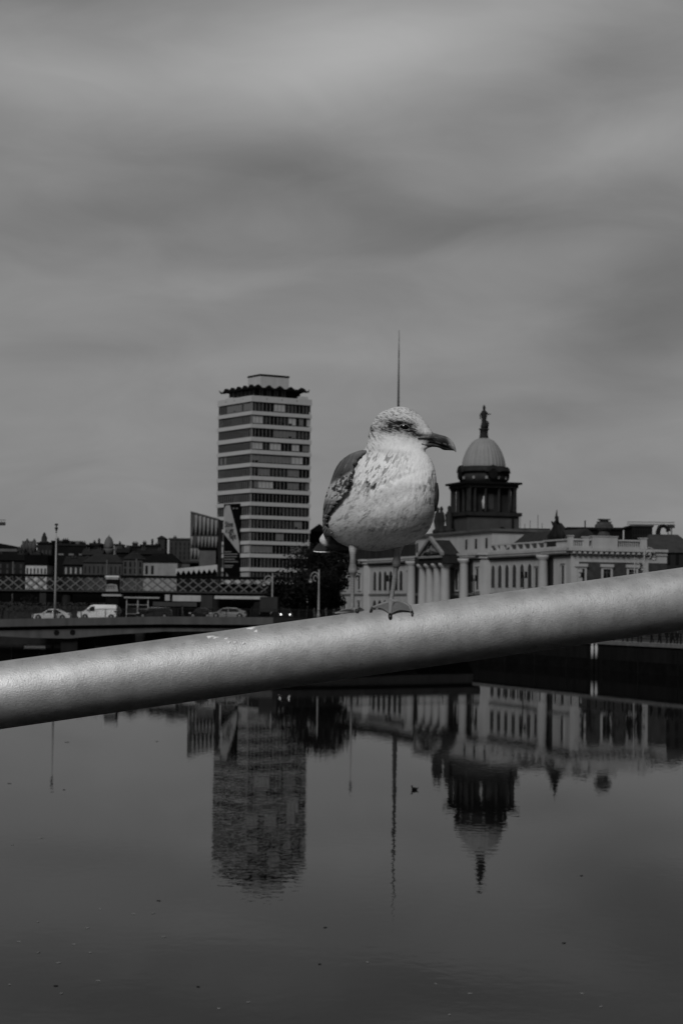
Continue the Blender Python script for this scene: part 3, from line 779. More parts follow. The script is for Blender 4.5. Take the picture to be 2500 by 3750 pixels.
    q.box(x0+.7, x0+W-.7, y0+.7, y0+Dp-.7, zr-.1, zr+.25)
    # upturned tips
    for (cx, cy_, sx, sy) in ((x0, y0+Dp, -1, .3), (x0+W, y0, .6, -.2)):
        q.tube([(cx, cy_, zr-.2), (cx+sx*.4, cy_+sy*.3, zr), (cx+sx*.8, cy_+sy*.6, zr+.5)], [.3, .2, .05], 6)
    q.build('folded_roof', M_black, E)
    pl = MB(); pl.box(5.3, 13.6, 5.0, 11.5, zr+.2, zr+3.65); pr_ = pl.build('plant_room', M_band, E)
    q = MB(); q.box(5.2, 13.7, 4.9, 11.6, zr+3.65, zr+4.05); q.build('plant_room_cap', M_black, pr_)
    q = MB()
    for k in range(1, 4): MB().box(LX*k/4-.12, LX*k/4+.12, -.03, .06, z0-.75, z0-.5).build('drain_outlet', M_black, E)
    for k in range(1, 4): MB().box(-.03, .06, LY*k/4-.12, LY*k/4+.12, z0-.75, z0-.5).build('drain_outlet', M_black, E)
    MB().box(1.0, 3.4, 12, 15, z0, z0+.5).build('parapet_upstand', M_band, E); MB().box(LX-3.2, LX-.6, 1, 3, z0, z0+.75).build('parapet_upstand', M_band, E)
    # banner on the left face
    def onface(X, Y):
        """photo point -> (local y, local z) on the left face"""
        d = ray(X, Y); n_ = Vector((math.cos(A), math.sin(A), 0)); o = Vector((p.x, 500, 0)) - n_*.0
        t = ((o-CAM).dot(n_))/d.dot(n_); w_ = CAM+d*t-o
        return w_.dot(Vector((-math.sin(A), math.cos(A), 0))), w_.z-GZ
    def poly(pts, x1, x2, mi=0, q=None): q.prism([onface(*t) for t in pts], 'x', x1, x2, mi)
    def pz(x, y): return 680+x/4.9, 1780+y/4.9
    q = MB(); poly([pz(690, 325), pz(985, 310), pz(972, 1640), pz(680, 1640)], -.10, -.02, 0, q)
    bn = q.build('banner', mat('banner_black', .004, .7, .1, 1), E)
    q = MB(); poly([pz(695, 420), pz(725, 350), pz(795, 345), pz(835, 480), pz(915, 780), pz(968, 1030), pz(972, 1215), pz(690, 850), pz(683, 740)], -.14, -.102, 0, q)
    q.build('banner_diamond', mat('banner_grey', .32, .7, .25, .12), bn)
    for txt, tx, ty, sz in (('Shine', 712, 740, 13.0), ('A Light', 722, 850, 12.5), ('Night', 790, 955, 13.0)):
        cu = bpy.data.curves.new('t', 'FONT'); cu.body = txt; cu.size = 1.0; cu.extrude = .02; cu.offset = .018
        ob = bpy.data.objects.new('t', cu); COL.objects.link(ob)
        bpy.context.view_layer.update()
        me = bpy.data.meshes.new_from_object(ob.evaluated_get(bpy.context.evaluated_depsgraph_get()))
        bpy.data.objects.remove(ob)
        o = bpy.data.objects.new('lettering', me); COL.objects.link(o); o.parent = bn
        yl, zl = onface(*pz(tx, ty)); y2, _ = onface(*pz(tx+(145 if txt != 'Night' else 125), ty))
        me.materials.clear(); me.materials.append(mat('letter_black', .004, .7, .1, 1))
        wdt = max(v.co.x for v in me.vertices); hgt = 1.0
        sx = abs(y2-yl)/wdt
        # text x -> decreasing local y (seen from outside), text y -> z
        M = Matrix(((0, 0, -1, -.16), (-sx, 0, 0, yl), (0, 2.05, 0, zl), (0, 0, 0, 1)))
        me.transform(M)
    rnd = random.Random(3)
    for (x0_, x1_, yy_) in ((708, 828, 1182), (700, 938, 1222), (700, 925, 1268), (700, 888, 1315), (700, 945, 1358), (700, 858, 1425), (705, 840, 1455)):
        xx = x0_; q = MB(); v_ = []
        while xx < x1_:
            w_ = rnd.uniform(8, 20); a = pz(xx, yy_-9); b = pz(min(xx+w_, x1_), yy_+9)
            q.prism([onface(a[0], a[1]), onface(b[0], a[1]), onface(b[0], b[1]), onface(a[0], b[1])], 'x', -.13, -.101); xx += w_+5
        q.build('small_print', mat('print_grey', .2, .7, .1, 1), bn)
    q = MB(); poly([pz(850, 390), pz(885, 390), pz(875, 415), pz(855, 412)], -.13, -.101, 0, q); poly([pz(905, 395), pz(945, 388), pz(925, 420)], -.13, -.101, 0, q)
    poly([pz(735, 1560), pz(770, 1600), pz(760, 1640), pz(730, 1640)], -.13, -.101, 0, q)
    q.build('banner_emblem', mat('print_grey', .2), bn)
    # low podium storeys running to the right
    def zl(Y): return P(921.5, Y, 500).z-GZ
tower()

def facet_building():
    D = 470; a = P(698, 1877, D); b = P(800, 1905, D)
    E = empty('angular_building', (a.x, D, GZ), 0, 'angular glass-fronted building with triangular shards and sloping roofline left of the tower', 'building')
    zt0 = a.z-GZ; zt1 = b.z-GZ; W = b.x-a.x
    q = MB(); q.prism([(0, 0), (W, 0), (W, zt1), (0, zt0)], 'y', 0, 14); q.build('wall', mat('facet_grey', .07, .5, .2, .4), E)
    q = MB(); q.prism([(0, zt0), (W, zt1), (W, zt1+.35), (0, zt0+.35)], 'y', -.2, 14.2); q.build('roof_edge', mat('facet_edge', .10, .6), E)
    rnd = random.Random(2)
    def Z(Y): return P(750, Y, D).z-GZ
    sh = MB(); dk = MB()
    rows = [(None, 1960, 7), (1964, 2004, 8), (2008, 2046, 8)]
    for ri, (yt, yb, n) in enumerate(rows):
        w_ = W/n
        for k in range(n):
            x0 = k*w_; x1 = x0+w_
            top = (zt0+(zt1-zt0)*(x0+w_/2)/W-.05) if yt is None else Z(yt)
            bot = Z(yb)
            if rnd.random() < .85: sh.prism([(x0+.08, top-.1), (x1-w_*.25, top-.1), (x0+w_*.4, bot)], 'y', -.12, -.005, 0)
            dk.prism([(x0+w_*.45, bot), (x1+w_*.1, bot), (x0+w_*.85, top-(top-bot)*rnd.uniform(.3, .6))], 'y', -.17, -.125)
    sh.build('pale_shard', mat('shard_light', .24, .5, .3, .5), E); dk.build('dark_shard', M_dark, E)
facet_building()

# ------------------------------------------------------------------ spire
def spire():
    D = 860; t = P(1461, 1208, D); q = MB()
    H = t.z-GZ; q.lathe([(1.5*(1-z/H)+.08, z) for z in np.linspace(0, H, 30)], n=24)
    E = empty('steel_spire', (P(1452, 1900, D).x, D, GZ), 0, 'very tall slender steel needle rising behind the head of the gull', 'spire')
    E.rotation_euler = (0, 0, 0)
    q.build('needle', mat('spire_steel', .06, .5, .2, .1), E, True)
    q = MB(); q.lathe([(.24, H*.90), (.24, H*.93)], n=16); q.build('tip_light_section', mat('tip_dark', .03), E, True)
    E.location.x = t.x
spire()
# ------------------------------------------------------------------ domed classical building
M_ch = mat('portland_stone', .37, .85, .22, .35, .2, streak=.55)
M_chd = mat('soot_and_shade_stone', .026, .9, .5, .5, .3, streak=.5)  # sooty stone, also used for the painted shade below the cornice
M_chr = mat('dark_rubble', .05, .9, .4, 1.2, .3)
M_win = mat('window_black', .008, .3, .2, 1, spec=.3)
M_dome = mat('copper_dome', .24, .6, .2, .5, streak=.6)
M_slate = mat('slate', .035, .7, .4, .4)
def custom():
    CL = 113.5; ang = math.atan2(-.951, .307)
    E = empty('domed_building', (0, 414, GZ), ang, 'long pale neoclassical building with colonnades, pediment and a tall domed tower', 'building')
    def s_of(X): k = (X-1246)/F; return 414*k/(.307+.951*k)
    def s2(X, y): k = (X-1246)/F; return (414*k+.307*k*y-.951*y)/(.307+.951*k)
    def Z(X, Y, D=None):
        s = s_of(X); D = D or 414-.951*s; return P(X, Y, D).z-GZ
    zc = 12.1          # underside of the cornice
    # main wall blocks: far pavilion, wing, centre, wing, near pavilion
    sP1 = s_of(1330); sC0 = s_of(1492); sC1 = s_of(1768); sN0 = s_of(1990)
    segs = [(0, sP1, 0.0), (sP1, sC0, 1.2), (sC0, sC1, -.6), (sC1, sN0, 1.2), (sN0, CL, 0.0)]
    q = MB()
    for a, b, o in segs: q.box(a, b, o, 16, 0, zc)
    q.build('front_wall', M_ch, E)
    q = MB()
    for a, b, o in segs:
        q.box(a-.25, b+.25, o-.35, 16, zc, zc+.55); q.box(a-.5, b+.5, o-.75, 16, zc+.55, zc+.95)
        n = int((b-a)/.9)
        for k in range(n): q.box(a+k*.9, a+k*.9+.45, o-.68, o-.351, zc+.2, zc+.549)
    q.build('cornice', M_ch, E)
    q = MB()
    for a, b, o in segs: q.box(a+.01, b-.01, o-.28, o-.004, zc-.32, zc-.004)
    q.build('cornice_shade_strip', M_chd, E)  # dark strip puts the shade below the cornice into the colour
    q = MB()
    for a, b, o in segs: q.box(a, b, o-.12, o-.002, 5.9, 6.25)
    q.build('string_course', mat('string_stone', .13, .85, .3, .5), E)
    # windows
    def window(s, o, z0, z1, w_, arched=False, frame=True, fr=.28):
        f = MB()
        if arched:
            def arch(w2, za, zb): return [(s-w2, za), (s+w2, za)]+[(s+w2*math.cos(t), zb-w2+w2*math.sin(t)) for t in np.linspace(0, math.pi, 9)]
            f.prism(arch(w_/2+fr*.5, z0, z1+fr*.5), 'y', o-.06, o-.003)
            ob = f.build('window', M_ch, E)
            g = MB(); g.prism(arch(w_/2, z0+.05, z1), 'y', o-.09, o-.061); g.build('pane', M_win, ob)
        else:
            f.box(s-w_/2-fr, s-w_/2, o-.16, o-.003, z0-fr, z1+fr); f.box(s+w_/2, s+w_/2+fr, o-.16, o-.003, z0-fr, z1+fr)
            f.box(s-w_/2, s+w_/2, o-.16, o-.003, z1, z1+fr); f.box(s-w_/2, s+w_/2, o-.16, o-.003, z0-fr, z0)
            f.box(s-w_/2-fr*1.4, s+w_/2+fr*1.4, o-.3, o-.162, z1+fr, z1+fr+.18)
            ob = f.build('window', M_ch, E)
            g = MB(); g.box(s-w_/2, s+w_/2, o-.05, o-.004, z0, z1); g.build('pane', M_win, ob)
            g = MB(); g.box(s-.04, s+.05, o-.08, o-.051, z0, z1); g.box(s-w_/2, s-.05, o-.08, o-.051, (z0+z1)/2-.05, (z0+z1)/2+.05); g.box(s+.05, s+w_/2, o-.08, o-.051, (z0+z1)/2-.05, (z0+z1)/2+.05)
            g.build('glazing_bar', mat('glazing', .10), ob)
    for X in (1262, 1315): window(s2(X, 0), 0, 7.1, 9.6, 1.5); window(s2(X, 0), 0, 1.2, 4.6, 1.5)
    for X in (1372, 1391, 1410, 1430, 1450, 1468): window(s2(X, 1.2), 1.2, 6.9, 10.6, 1.55, True); window(s2(X, 1.2), 1.2, .4, 5.0, 1.8, True)
    window(s2(1496, -.6), -.6, 7.0, 10.2, 1.7); window(s2(1496, -.6), -.6, 1.0, 4.4, 1.6)
    for X in (1672, 1747): window(s2(X, -.6), -.6, 6.8, 10.4, 1.3); window(s2(X, -.6), -.6, 1.0, 4.4, 1.4)
    for X in (1804, 1829, 1855, 1882, 1910, 1938): window(s2(X, 1.2), 1.2, 7.2, 10.9, 1.4, True); window(s2(X, 1.2), 1.2, .4, 5.0, 1.4, True)
    window(s2(1964, 1.2), 1.2, 6.9, 10.2, 1.3)
    window(s2(2060, 0), 0, 6.4, 10.4, 1.1); window(s2(2060, 0), 0, 1.0, 4.4, 1.1)
    # recesses with giant columns (1520, 1710, 2012) and the portico
    def column(s, y, z0, z1, r=.78, par=None):
        c = MB(); c.lathe([(r*1.25, z0), (r*1.25, z0+.35), (r, z0+.55), (r*1.0, z0+3), (r*.86, z1-.9), (r*.9, z1-.8), (r*1.35, z1-.35), (r*1.35, z1)], s, y, 20)
        return c.build('column', M_ch, par or E, True)
    for X, w_, o in ((1522, 4.6, -.6), (1715, 3.6, -.6), (2006, 3.6, 0)):
        s = s2(X, o); q = MB(); q.box(s-w_/2, s+w_/2, o-.06, o-.003, .5, zc-.3); q.build('recess', M_win, E)
        column(s-w_*.12, o-.75, .4, zc, .85)
    sm = s2(1588, -3.1); pw = 6.9
    q = MB(); q.box(sm-pw, sm+pw, -.66, -.603, .5, zc-1.5); q.build('recess', M_win, E)
    for X in (1548, 1574, 1601, 1628.5): column(s2(X, -3.1), -3.1, .4, zc-.75, .92)
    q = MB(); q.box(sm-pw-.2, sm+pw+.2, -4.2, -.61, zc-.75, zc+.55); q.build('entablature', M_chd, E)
    q = MB(); 
    za = zc+.70; zt = za+2.7
    pp = 4.7; sp_ = sm+1.0
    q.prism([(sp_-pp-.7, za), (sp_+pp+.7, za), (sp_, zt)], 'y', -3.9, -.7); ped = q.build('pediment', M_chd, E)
    q = MB()
    for sg in (-1, 1):
        q.prism([(sp_+sg*(pp+1.1), za-.1), (sp_+sg*(pp+1.1), za+.45), (sp_, zt+.6), (sp_, zt-.02)], 'y', -4.5, -3.91)
    q.box(sp_-pp-1, sp_+pp+1, -4.5, -3.91, za-.5, za-.11)
    q.build('raking_cornice', mat('raking_stone', .20, .9, .3, .6), ped)
    q = MB(); rnd = random.Random(8)
    for k in range(14):
        t = rnd.uniform(-.75, .75); h = (1-abs(t))*1.9; q.lathe([(.1, za+.2), (.45, za+.3+h*.3), (.3, za+.2+h*.6), (.05, za+.3+h*.8)], sp_+t*pp, -4.0, 7)
    q.build('tympanum_carving', mat('carving', .11, .9, .4, 2), ped)
    # attic storey behind the pediment
    a0, a1 = s_of(1490), s_of(1768)-.0
    q = MB(); q.box(a0, a1, 1.5, 15, zc+.95, zc+4.6); q.build('attic', M_ch, E)
    q = MB(); q.box(a0-.4, a1+.4, 1.1, 15.4, zc+4.6, zc+5.05); q.build('attic_cornice', mat('attic_cap', .09, .9, .4, .5), E)
    for X in (1497, 1527, 1675, 1710, 1748): 
        s = s_of(X); g = MB(); g.box(s-.42, s+.42, 1.44, 1.499, zc+1.8, zc+3.5); g.build('attic_window', M_win, E)
    for k, X in enumerate((1556, 1570, 1598)):
        s = s_of(X); g = MB(); g.lathe([(.9, zc+5.05), (.9, zc+5.6), (.45, zc+5.9), (.7, zc+7.3), (.5, zc+8.6), (.25, zc+9.0), (.35, zc+9.5), (.1, zc+9.9)], s, 2.2, 10)
        g.build('attic_statue', M_chd, E, True)
    # wing parapet and roofs
    q = MB()
    for a, b, o in ((0, sP1, 0), (sP1, sC0, 1.2)):
        q.box(a, b, o+.1, 15, zc+.95, zc+3.3)
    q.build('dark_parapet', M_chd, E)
    q = MB()
    for a, b, o in ((sC1, sN0, 1.2),):
        q.box(a, b, o, o+.5, zc+.95, zc+1.3); q.box(a, b, o, o+.5, zc+2.1, zc+2.35)
        n = int((b-a)/2.6)
        for k in range(n+1): q.box(a+k*(b-a)/n-.22, a+k*(b-a)/n+.22, o+.01, o+.49, zc+1.3, zc+2.1)
    q.build('open_parapet', M_ch, E)
    q = MB(); q.prism([(3, zc+.96), (12, zc+.96), (7.5, zc+4.4)], 'x', s_of(1772), s_of(1985)); q.build('wing_roof', M_slate, E)
    q = MB(); q.prism([(3, zc+2), (12, zc+2), (7.5, zc+4.8)], 'x', sP1, sC0-1); q.build('wing_roof', M_slate, E)
    # near pavilion: end face at local x = CL, facing the camera
    M_n = M_chr
    WE = 12.4
    q = MB(); q.box(CL, CL+.05, 1.2, 16, 0, zc-1.15); q.build('end_wall_rubble', M_n, E)
    q = MB(); q.box(CL-.02, CL+.16, -.1, 1.2, 0, zc-.05)
    for k in range(14): q.box(CL+.05, CL+.2, 1.2, 1.2+(.55 if k % 2 else .25), k*.72, k*.72+.6)
    q.box(CL-.01, CL+.1, 1.2, WE+3.6, zc-1.147, zc-.02)
    q.box(CL+.051, CL+.2, WE-.5, WE+.4, 0, zc-1.16)
    q.build('quoin', M_ch, E)
    for X in (2128, 2223, 2316):
        k = (X-1250)/F; s = (34.9-k*306)/(k*.307-.951); 
        f = MB(); z0, z1 = 6.0, 9.9; w_ = 1.25; fr = .30
        for a, b, c_, d in ((s-w_/2-fr, s-w_/2, z0-fr, z1+fr), (s+w_/2, s+w_/2+fr, z0-fr, z1+fr), (s-w_/2, s+w_/2, z1, z1+fr), (s-w_/2, s+w_/2, z0-fr, z0)):
            f.box(CL+.051, CL+.24, a, b, c_, d)
        f.box(CL+.051, CL+.4, s-w_/2-fr*1.5, s+w_/2+fr*1.5, z1+fr, z1+fr+.45)
        ob = f.build('window', M_ch, E); g = MB(); g.box(CL+.052, CL+.1, s-w_/2, s+w_/2, z0, z1); g.build('pane', M_win, ob)
        g = MB(); g.box(CL+.101, CL+.13, s-.05, s+.05, z0, z1)
        for zz in (z0+1.1, z0+2.25, z0+3.4): g.box(CL+.101, CL+.128, s-w_/2, s-.051, zz-.04, zz+.04); g.box(CL+.101, CL+.128, s+.051, s+w_/2, zz-.04, zz+.04)
        g.build('glazing_bar', mat('glazing', .10), ob)
    q = MB(); q.box(CL-.1, CL+.45, -.35, WE+.9, zc, zc+.5); q.box(CL-.1, CL+.9, -.75, WE+1.2, zc+.5, zc+.95)
    for k in range(15): q.box(CL+.451, CL+.8, -.1+k*.9, .35+k*.9, zc+.1, zc+.499)
    q.build('end_cornice', M_ch, E)
    # roof terrace balustrade round the near pavilion
    def bal(pa, pb):
        b = MB()
        pa, pb = Vector(pa), Vector(pb); L_ = (pb-pa).length; d = (pb-pa)/L_; nn = Vector((-d.y, d.x, 0))
        def bx(t0, t1, w_, z0, z1):
            vs = [];
            for z_ in (z0, z1):
                for t, s_ in ((t0, -w_), (t1, -w_), (t1, w_), (t0, w_)): vs.append(pa+d*t+nn*s_+Vector((0, 0, z_)))
            b.add(vs, [(0,3,2,1),(4,5,6,7),(0,1,5,4),(1,2,6,5),(2,3,7,6),(3,0,4,7)])
        bx(0, L_, .22, 0, .3); bx(0, L_, .22, 1.15, 1.4)
        t = .3
        while t < L_-.2: bx(t, t+.14, .08, .3, 1.15); t += .34
        b.build('balustrade', M_ch, E)
    z = zc+.95
    bal((sN0, -.1, z), (CL, -.1, z)); bal((CL, .1, z), (CL, 3.2, z)); bal((CL, 7.6, z), (CL, 11.3, z))
    for bx_ in ((CL-.6, CL+.45, 3.3, 7.5, z, z+1.75), (CL-.4, CL+.3, -.5, .2, z, z+1.75), (CL-.4, CL+.3, 1.9, 2.8, z, z+1.6), (CL-.4, CL+.3, 11.4, 12.5, z, z+1.6)):
        q = MB(); q.box(*bx_); q.box(bx_[0]-.08, bx_[1]+.08, bx_[2]-.1, bx_[3]+.1, bx_[5], bx_[5]+.15)
        q.build('parapet_pier', M_ch, E)
    # crest on the parapet pier
    q = MB(); q.lathe([(1.1, z+1.95), (.9, z+2.3), (.75, z+2.6), (1.2, z+2.8), (1.6, z+3.1), (1.5, z+3.6), (1.1, z+3.9)], CL, 5.4, 12, 0, .5, 1)
    q.box(CL-.35, CL+.35, 4.3, 6.5, z+3.9, z+4.1); q.box(CL-.35, CL+.35, 4.5, 6.3, z+4.3, z+4.5); q.box(CL-.1, CL+.1, 4.7, 6.1, z+4.1, z+4.3)
    q.build('carved_crest', mat('crest_stone', .06, .9, .4, 1.5), E, False)
    # trophy group on the corner
    q = MB(); sx = s_of(2020); rnd = random.Random(4)
    q.box(sx-1.7, sx+1.7, -.3, 1.8, z, z+1.5)
    q.build('trophy_base', M_chd, E)
    q = MB(); q.lathe([(.6, z+1.5), (.62, z+2.2), (.45, z+3), (.45, z+3.6), (.62, z+4.3), (.3, z+4.7), (.16, z+4.9), (.26, z+5.1), (.27, z+5.4), (.08, z+5.7)], sx, .6, 12)
    for k, (dx, h, lean) in enumerate(((-1.3, 2.3, .5), (1.5, 2.6, -.6), (2.3, 1.7, -.2), (-2.1, 1.4, .3))):
        q.tube([(sx+dx, .5, z+1.2), (sx+dx*1.05+lean*.2, .5, z+1.5+h*.5), (sx+dx+lean, .5, z+1.5+h)], [.3, .5, .14], 7)
    q.tube([(sx, .6, z+4.4), (sx+.9, .4, z+4.6), (sx+1.2, .3, z+5.4)], [.25, .2, .12], 8)
    q.tube([(sx, .6, z+4.4), (sx-.7, .4, z+4.0), (sx-1.1, .3, z+4.7)], [.25, .2, .12], 8)
    q.tube([(sx, .6, z+5.6), (sx+.1, .6, z+6.6)], [.16, .05], 6)
    o = q.build('trophy_statue', mat('trophy_soot', .018), E, True); o.data.transform(Matrix.Translation((sx, .6, z)) @ Matrix.Diagonal((1.0, 1.0, .92, 1)) @ Matrix.Translation((-sx, -.6, -z)))
    # ------------------------------------------------ tower and dome
    cxw, cyw = P(1770, 1720, 362.5).x, 362.5
    ca, sa = math.cos(-ang), math.sin(-ang); dx, dy = cxw-0, cyw-414
    tx, ty = ca*dx-sa*dy, sa*dx+ca*dy
    def ZD(Y): return P(1770, Y, 362.5).z-GZ
    T = 4.55; q = MB()
    q.box(tx-T-.35, tx+T+.35, ty-T-.35, ty+T+.35, zc+1, ZD(1893)); q.build('tower_base', mat('tower_stone', .06, .9, .35, .7, streak=.4), E)
    q = MB(); q.box(tx-T-.75, tx+T+.75, ty-T-.75, ty+T+.75, ZD(1893)+.002, ZD(1880)); q.build('tower_lower_cornice', M_chd, E)
    for o_, f_ in (((tx+T+.35), 0), ):
        g = MB(); g.prism([(ty+a_, zz) for a_, zz in [(-.1+1.2, ZD(1958)), (1.1+1.2, ZD(1958))]+[(1.7+.62*math.cos(t), ZD(1944)+.62*math.sin(t)) for t in np.linspace(0, math.pi, 7)]], 'x', o_+.003, o_+.05); g.build('tower_window', M_win, E)
    for yy in (-2.6, -1.4):
        g = MB(); g.box(tx+yy, tx+yy+.5, ty-T-.40, ty-T-.353, ZD(1955), ZD(1938)); g.build('tower_window', M_win, E)
    g = MB(); g.tube([(tx+T+.5, ty+3.6, ZD(1950)), (tx+T+.5, ty+3.6, ZD(1896))], .16, 6); g.build('downpipe', M_black, E)
    z0, z1 = ZD(1880), ZD(1790)
    q = MB(); q.box(tx-3.5, tx+3.5, ty-3.5, ty+3.5, z0, z1); q.lathe([(T-.2, z0+.002), (T-.2, z0+.5)], tx, ty, 4) if 0 else None
    q.build('colonnade_core', M_chd, E)
    q = MB()
    C = MB()
    offs = (-.96, -.72, -.28, .28, .72, .96)
    for a in offs:
        for (px_, py_) in ((tx+a*T, ty-T*.94), (tx+a*T, ty+T*.94), (tx-T*.94, ty+a*T), (tx+T*.94, ty+a*T)):
            if abs(a) > .9 and False: continue
            c = MB(); c.lathe([(.33, z0+.004), (.27, z0+.3), (.25, z1-.5), (.36, z1-.15), (.36, z1)], px_, py_, 10); c.build('tower_column', mat('column_soot', .03, .9, .4, .8), E, True)
    for k, (dx_, dy_) in enumerate(((1, 0), (0, -1))):
        g = MB()
        if k == 0: g.box(tx+3.5, tx+3.56, ty-.55, ty+.55, z0+.6, z1-1.0)
        else: g.box(tx-.55, tx+.55, ty-3.56, ty-3.5, z0+.6, z1-1.0)
        g.build('tower_window', M_win if k else mat('niche', .05), E)
    g = MB(); g.lathe([(.45, z0+.6), (.38, z0+1.2), (.5, z0+2.0), (.28, z0+2.5), (.22, z0+2.9), (.03, z0+3.0)], tx+T*.86, ty-1.35, 10); g.build('niche_statue', mat('niche_stone', .42), E, True)
    q = MB(); q.box(tx-T-.25, tx+T+.25, ty-T-.25, ty+T+.25, z1+.002, ZD(1778)); q.build('tower_entablature', mat('ent_soot', .035, .9, .3, 1), E)
    q = MB(); q.box(tx-T-.75, tx+T+.75, ty-T-.75, ty+T+.75, ZD(1778)+.003, ZD(1770)); q.build('tower_cornice', M_black, E)
    rd = 4.3
    q = MB(); q.lathe([(rd, ZD(1770)+.005), (rd, ZD(1733))], tx, ty, 40); q.build('drum', mat('drum_soot', .032, .9, .4, .7), E, True)
    for k, a in enumerate(np.linspace(0, 2*math.pi, 12, endpoint=False)+.26):
        g = MB(); g.box(-.22, .22, -.22, .22, ZD(1758), ZD(1748)); o = g.build('drum_window', mat('drum_pale', .22), E); o.location = (tx+rd*.99*math.cos(a), ty+rd*.99*math.sin(a), 0); o.rotation_euler = (0, 0, a)
    def rp(r, Y): return (r, ZD(Y))
    q = MB(); q.lathe([(rd+.05, ZD(1733)+.003), (rd+.45, ZD(1730)), (rd+.3, ZD(1724)), (rd-.15, ZD(1714)), (rd-.3, ZD(1710))], tx, ty, 48); q.build('dome_base', M_chd, E, True)
    for a in (0, -math.pi/2, math.pi/2, math.pi):
        cl = MB(); cl.lathe([(.95, 0), (.95, .35)], 0, 0, 24); 
        o = cl.build('clock', M_black, E); o.rotation_euler = (0, math.pi/2, a); o.location = (tx+(rd+.0)*math.cos(a), ty+(rd+.0)*math.sin(a), ZD(1741))
        h = MB(); h.lathe([(.75, 0), (.75, .04)], 0, 0, 24); h2 = h.build('clock_face', mat('clock_face', .012), o); h2.location = (0, 0, .352)
        h = MB(); h.prism([(ty*0-1.5, 0), (1.5, 0), (.9, .9), (0, 1.25), (-.9, .9)], 'x', -.5, .45); h3 = h.build('clock_hood', M_chd, E); h3.rotation_euler = (0, 0, a); h3.location = (tx+(rd-.1)*math.cos(a), ty+(rd-.1)*math.sin(a), ZD(1733)+.02)
    # ribbed dome
    prof = [(3.88, 1712), (3.86, 1702), (3.74, 1688), (3.56, 1675), (3.34, 1663), (3.12, 1652), (2.82, 1641), (2.47, 1630), (2.10, 1620.5), (1.7, 1613), (1.25, 1608), (.85, 1605)]
    n = 192; vs = []; pz_ = np.array(prof)
    for i in range(40):
        t = i/39*(len(prof)-1); j = min(int(t), len(prof)-2); f_ = t-j; r = pz_[j, 0]*(1-f_)+pz_[j+1, 0]*f_; Y = pz_[j, 1]*(1-f_)+pz_[j+1, 1]*f_
        for k in range(n):
            a = 2*math.pi*k/n; rr = r*(1+.018*(1 if (k % 6) < 2 else 0)); vs.append((tx+rr*math.cos(a), ty+rr*math.sin(a), ZD(Y)))
    q = MB(); q.add(vs, [(i*n+k, i*n+(k+1) % n, (i+1)*n+(k+1) % n, (i+1)*n+k) for i in range(39) for k in range(n)])
    q.build('dome', M_dome, E, False)
    q = MB(); q.lathe([rp(.95, 1609), rp(.78, 1600), rp(.70, 1588), rp(.72, 1576), rp(.9, 1573), rp(.9, 1570), rp(.6, 1568)], tx, ty, 16); q.build('dome_pedestal', M_chd, E, True)
    q = MB(); sc_ = [(.58, 1568), (.62, 1560), (.45, 1550), (.42, 1535), (.55, 1523), (.48, 1512), (.40, 1505), (.18, 1501), (.25, 1497), (.27, 1491), (.15, 1485), (.03, 1482)]
    q.lathe([rp(r, Y) for r, Y in sc_], tx, ty, 14)
    q.tube([(tx+.1, ty+.3, ZD(1508)), (tx+.2, ty+.7, ZD(1517)), (tx+.6, ty+1.05, ZD(1516))], [.16, .13, .08], 8)
    q.tube([(tx, ty-.3, ZD(1508)), (tx, ty-.75, ZD(1520)), (tx, ty-.7, ZD(1535))], [.16, .12, .08], 8)
    q.tube([(tx, ty+.5, ZD(1568)), (tx, ty+.75, ZD(1548)), (tx, ty+.55, ZD(1540))], [.3, .25, .1], 8)
    q.build('dome_statue', M_chd, E, True)
custom()
# ------------------------------------------------------------------ trees
M_leaf = mat('leaf_dark', .005, .8, .6, .6, spec=.1)
M_leaf2 = mat('leaf_mid', .012, .8, .5, .6, spec=.1)
M_bark = mat('bark', .02, .9, .4, 2)
def tree(name, label, x, y, z, h, w_, seed, group=None, n=1500, cat='tree', lean=0, dens=1.0, leaf=.42):
    rnd = random.Random(seed)
    E = empty(name, (x, y, z), rnd.uniform(0, 6), label, cat, group)
    t = MB(); t.tube([(0, 0, -.3), (.05, .02, h*.2), (.1, 0, h*.45), (.05, .1, h*.8)], [w_*.055, w_*.045, w_*.03, .04], 9)
    lobes = []
    for k in range(11):
        a = rnd.uniform(0, 6.28); r = rnd.uniform(.1, .36)*w_; zz = h*rnd.uniform(.38, .86)
        c = Vector((r*math.cos(a), r*math.sin(a), zz)); lobes.append((c, w_*rnd.uniform(.16, .27)))
        t.tube([(0.05, 0, h*rnd.uniform(.2, .45)), c*.6+Vector((0, 0, zz*.35)), c], [w_*.022, w_*.014, .03], 6)
    t.build('trunk', M_bark, E)
    m = MB()
    for _ in range(n):
        c, r = rnd.choice(lobes); d = Vector((rnd.gauss(0, 1), rnd.gauss(0, 1), rnd.gauss(0, .8))).normalized()
        p = c+d*r*(rnd.random()**.4)*1.1
        if p.z < h*.16: continue
        s = leaf*rnd.uniform(.6, 1.4); u = Vector((rnd.uniform(-1, 1), rnd.uniform(-1, 1), rnd.uniform(-1, 1))).normalized(); v = u.orthogonal().normalized()
        m.add([p-u*s*.5, p+v*s*.35, p+u*s*.5, p-v*s*.35+Vector((0, 0, .1*s))], [(0, 1, 2, 3)], 0 if rnd.random() < .7 else 1)
    m.build('crown', [M_leaf, M_leaf2], E, fix=False)
    return E
def gx(X, Y, D): return P(X, Y, D).x
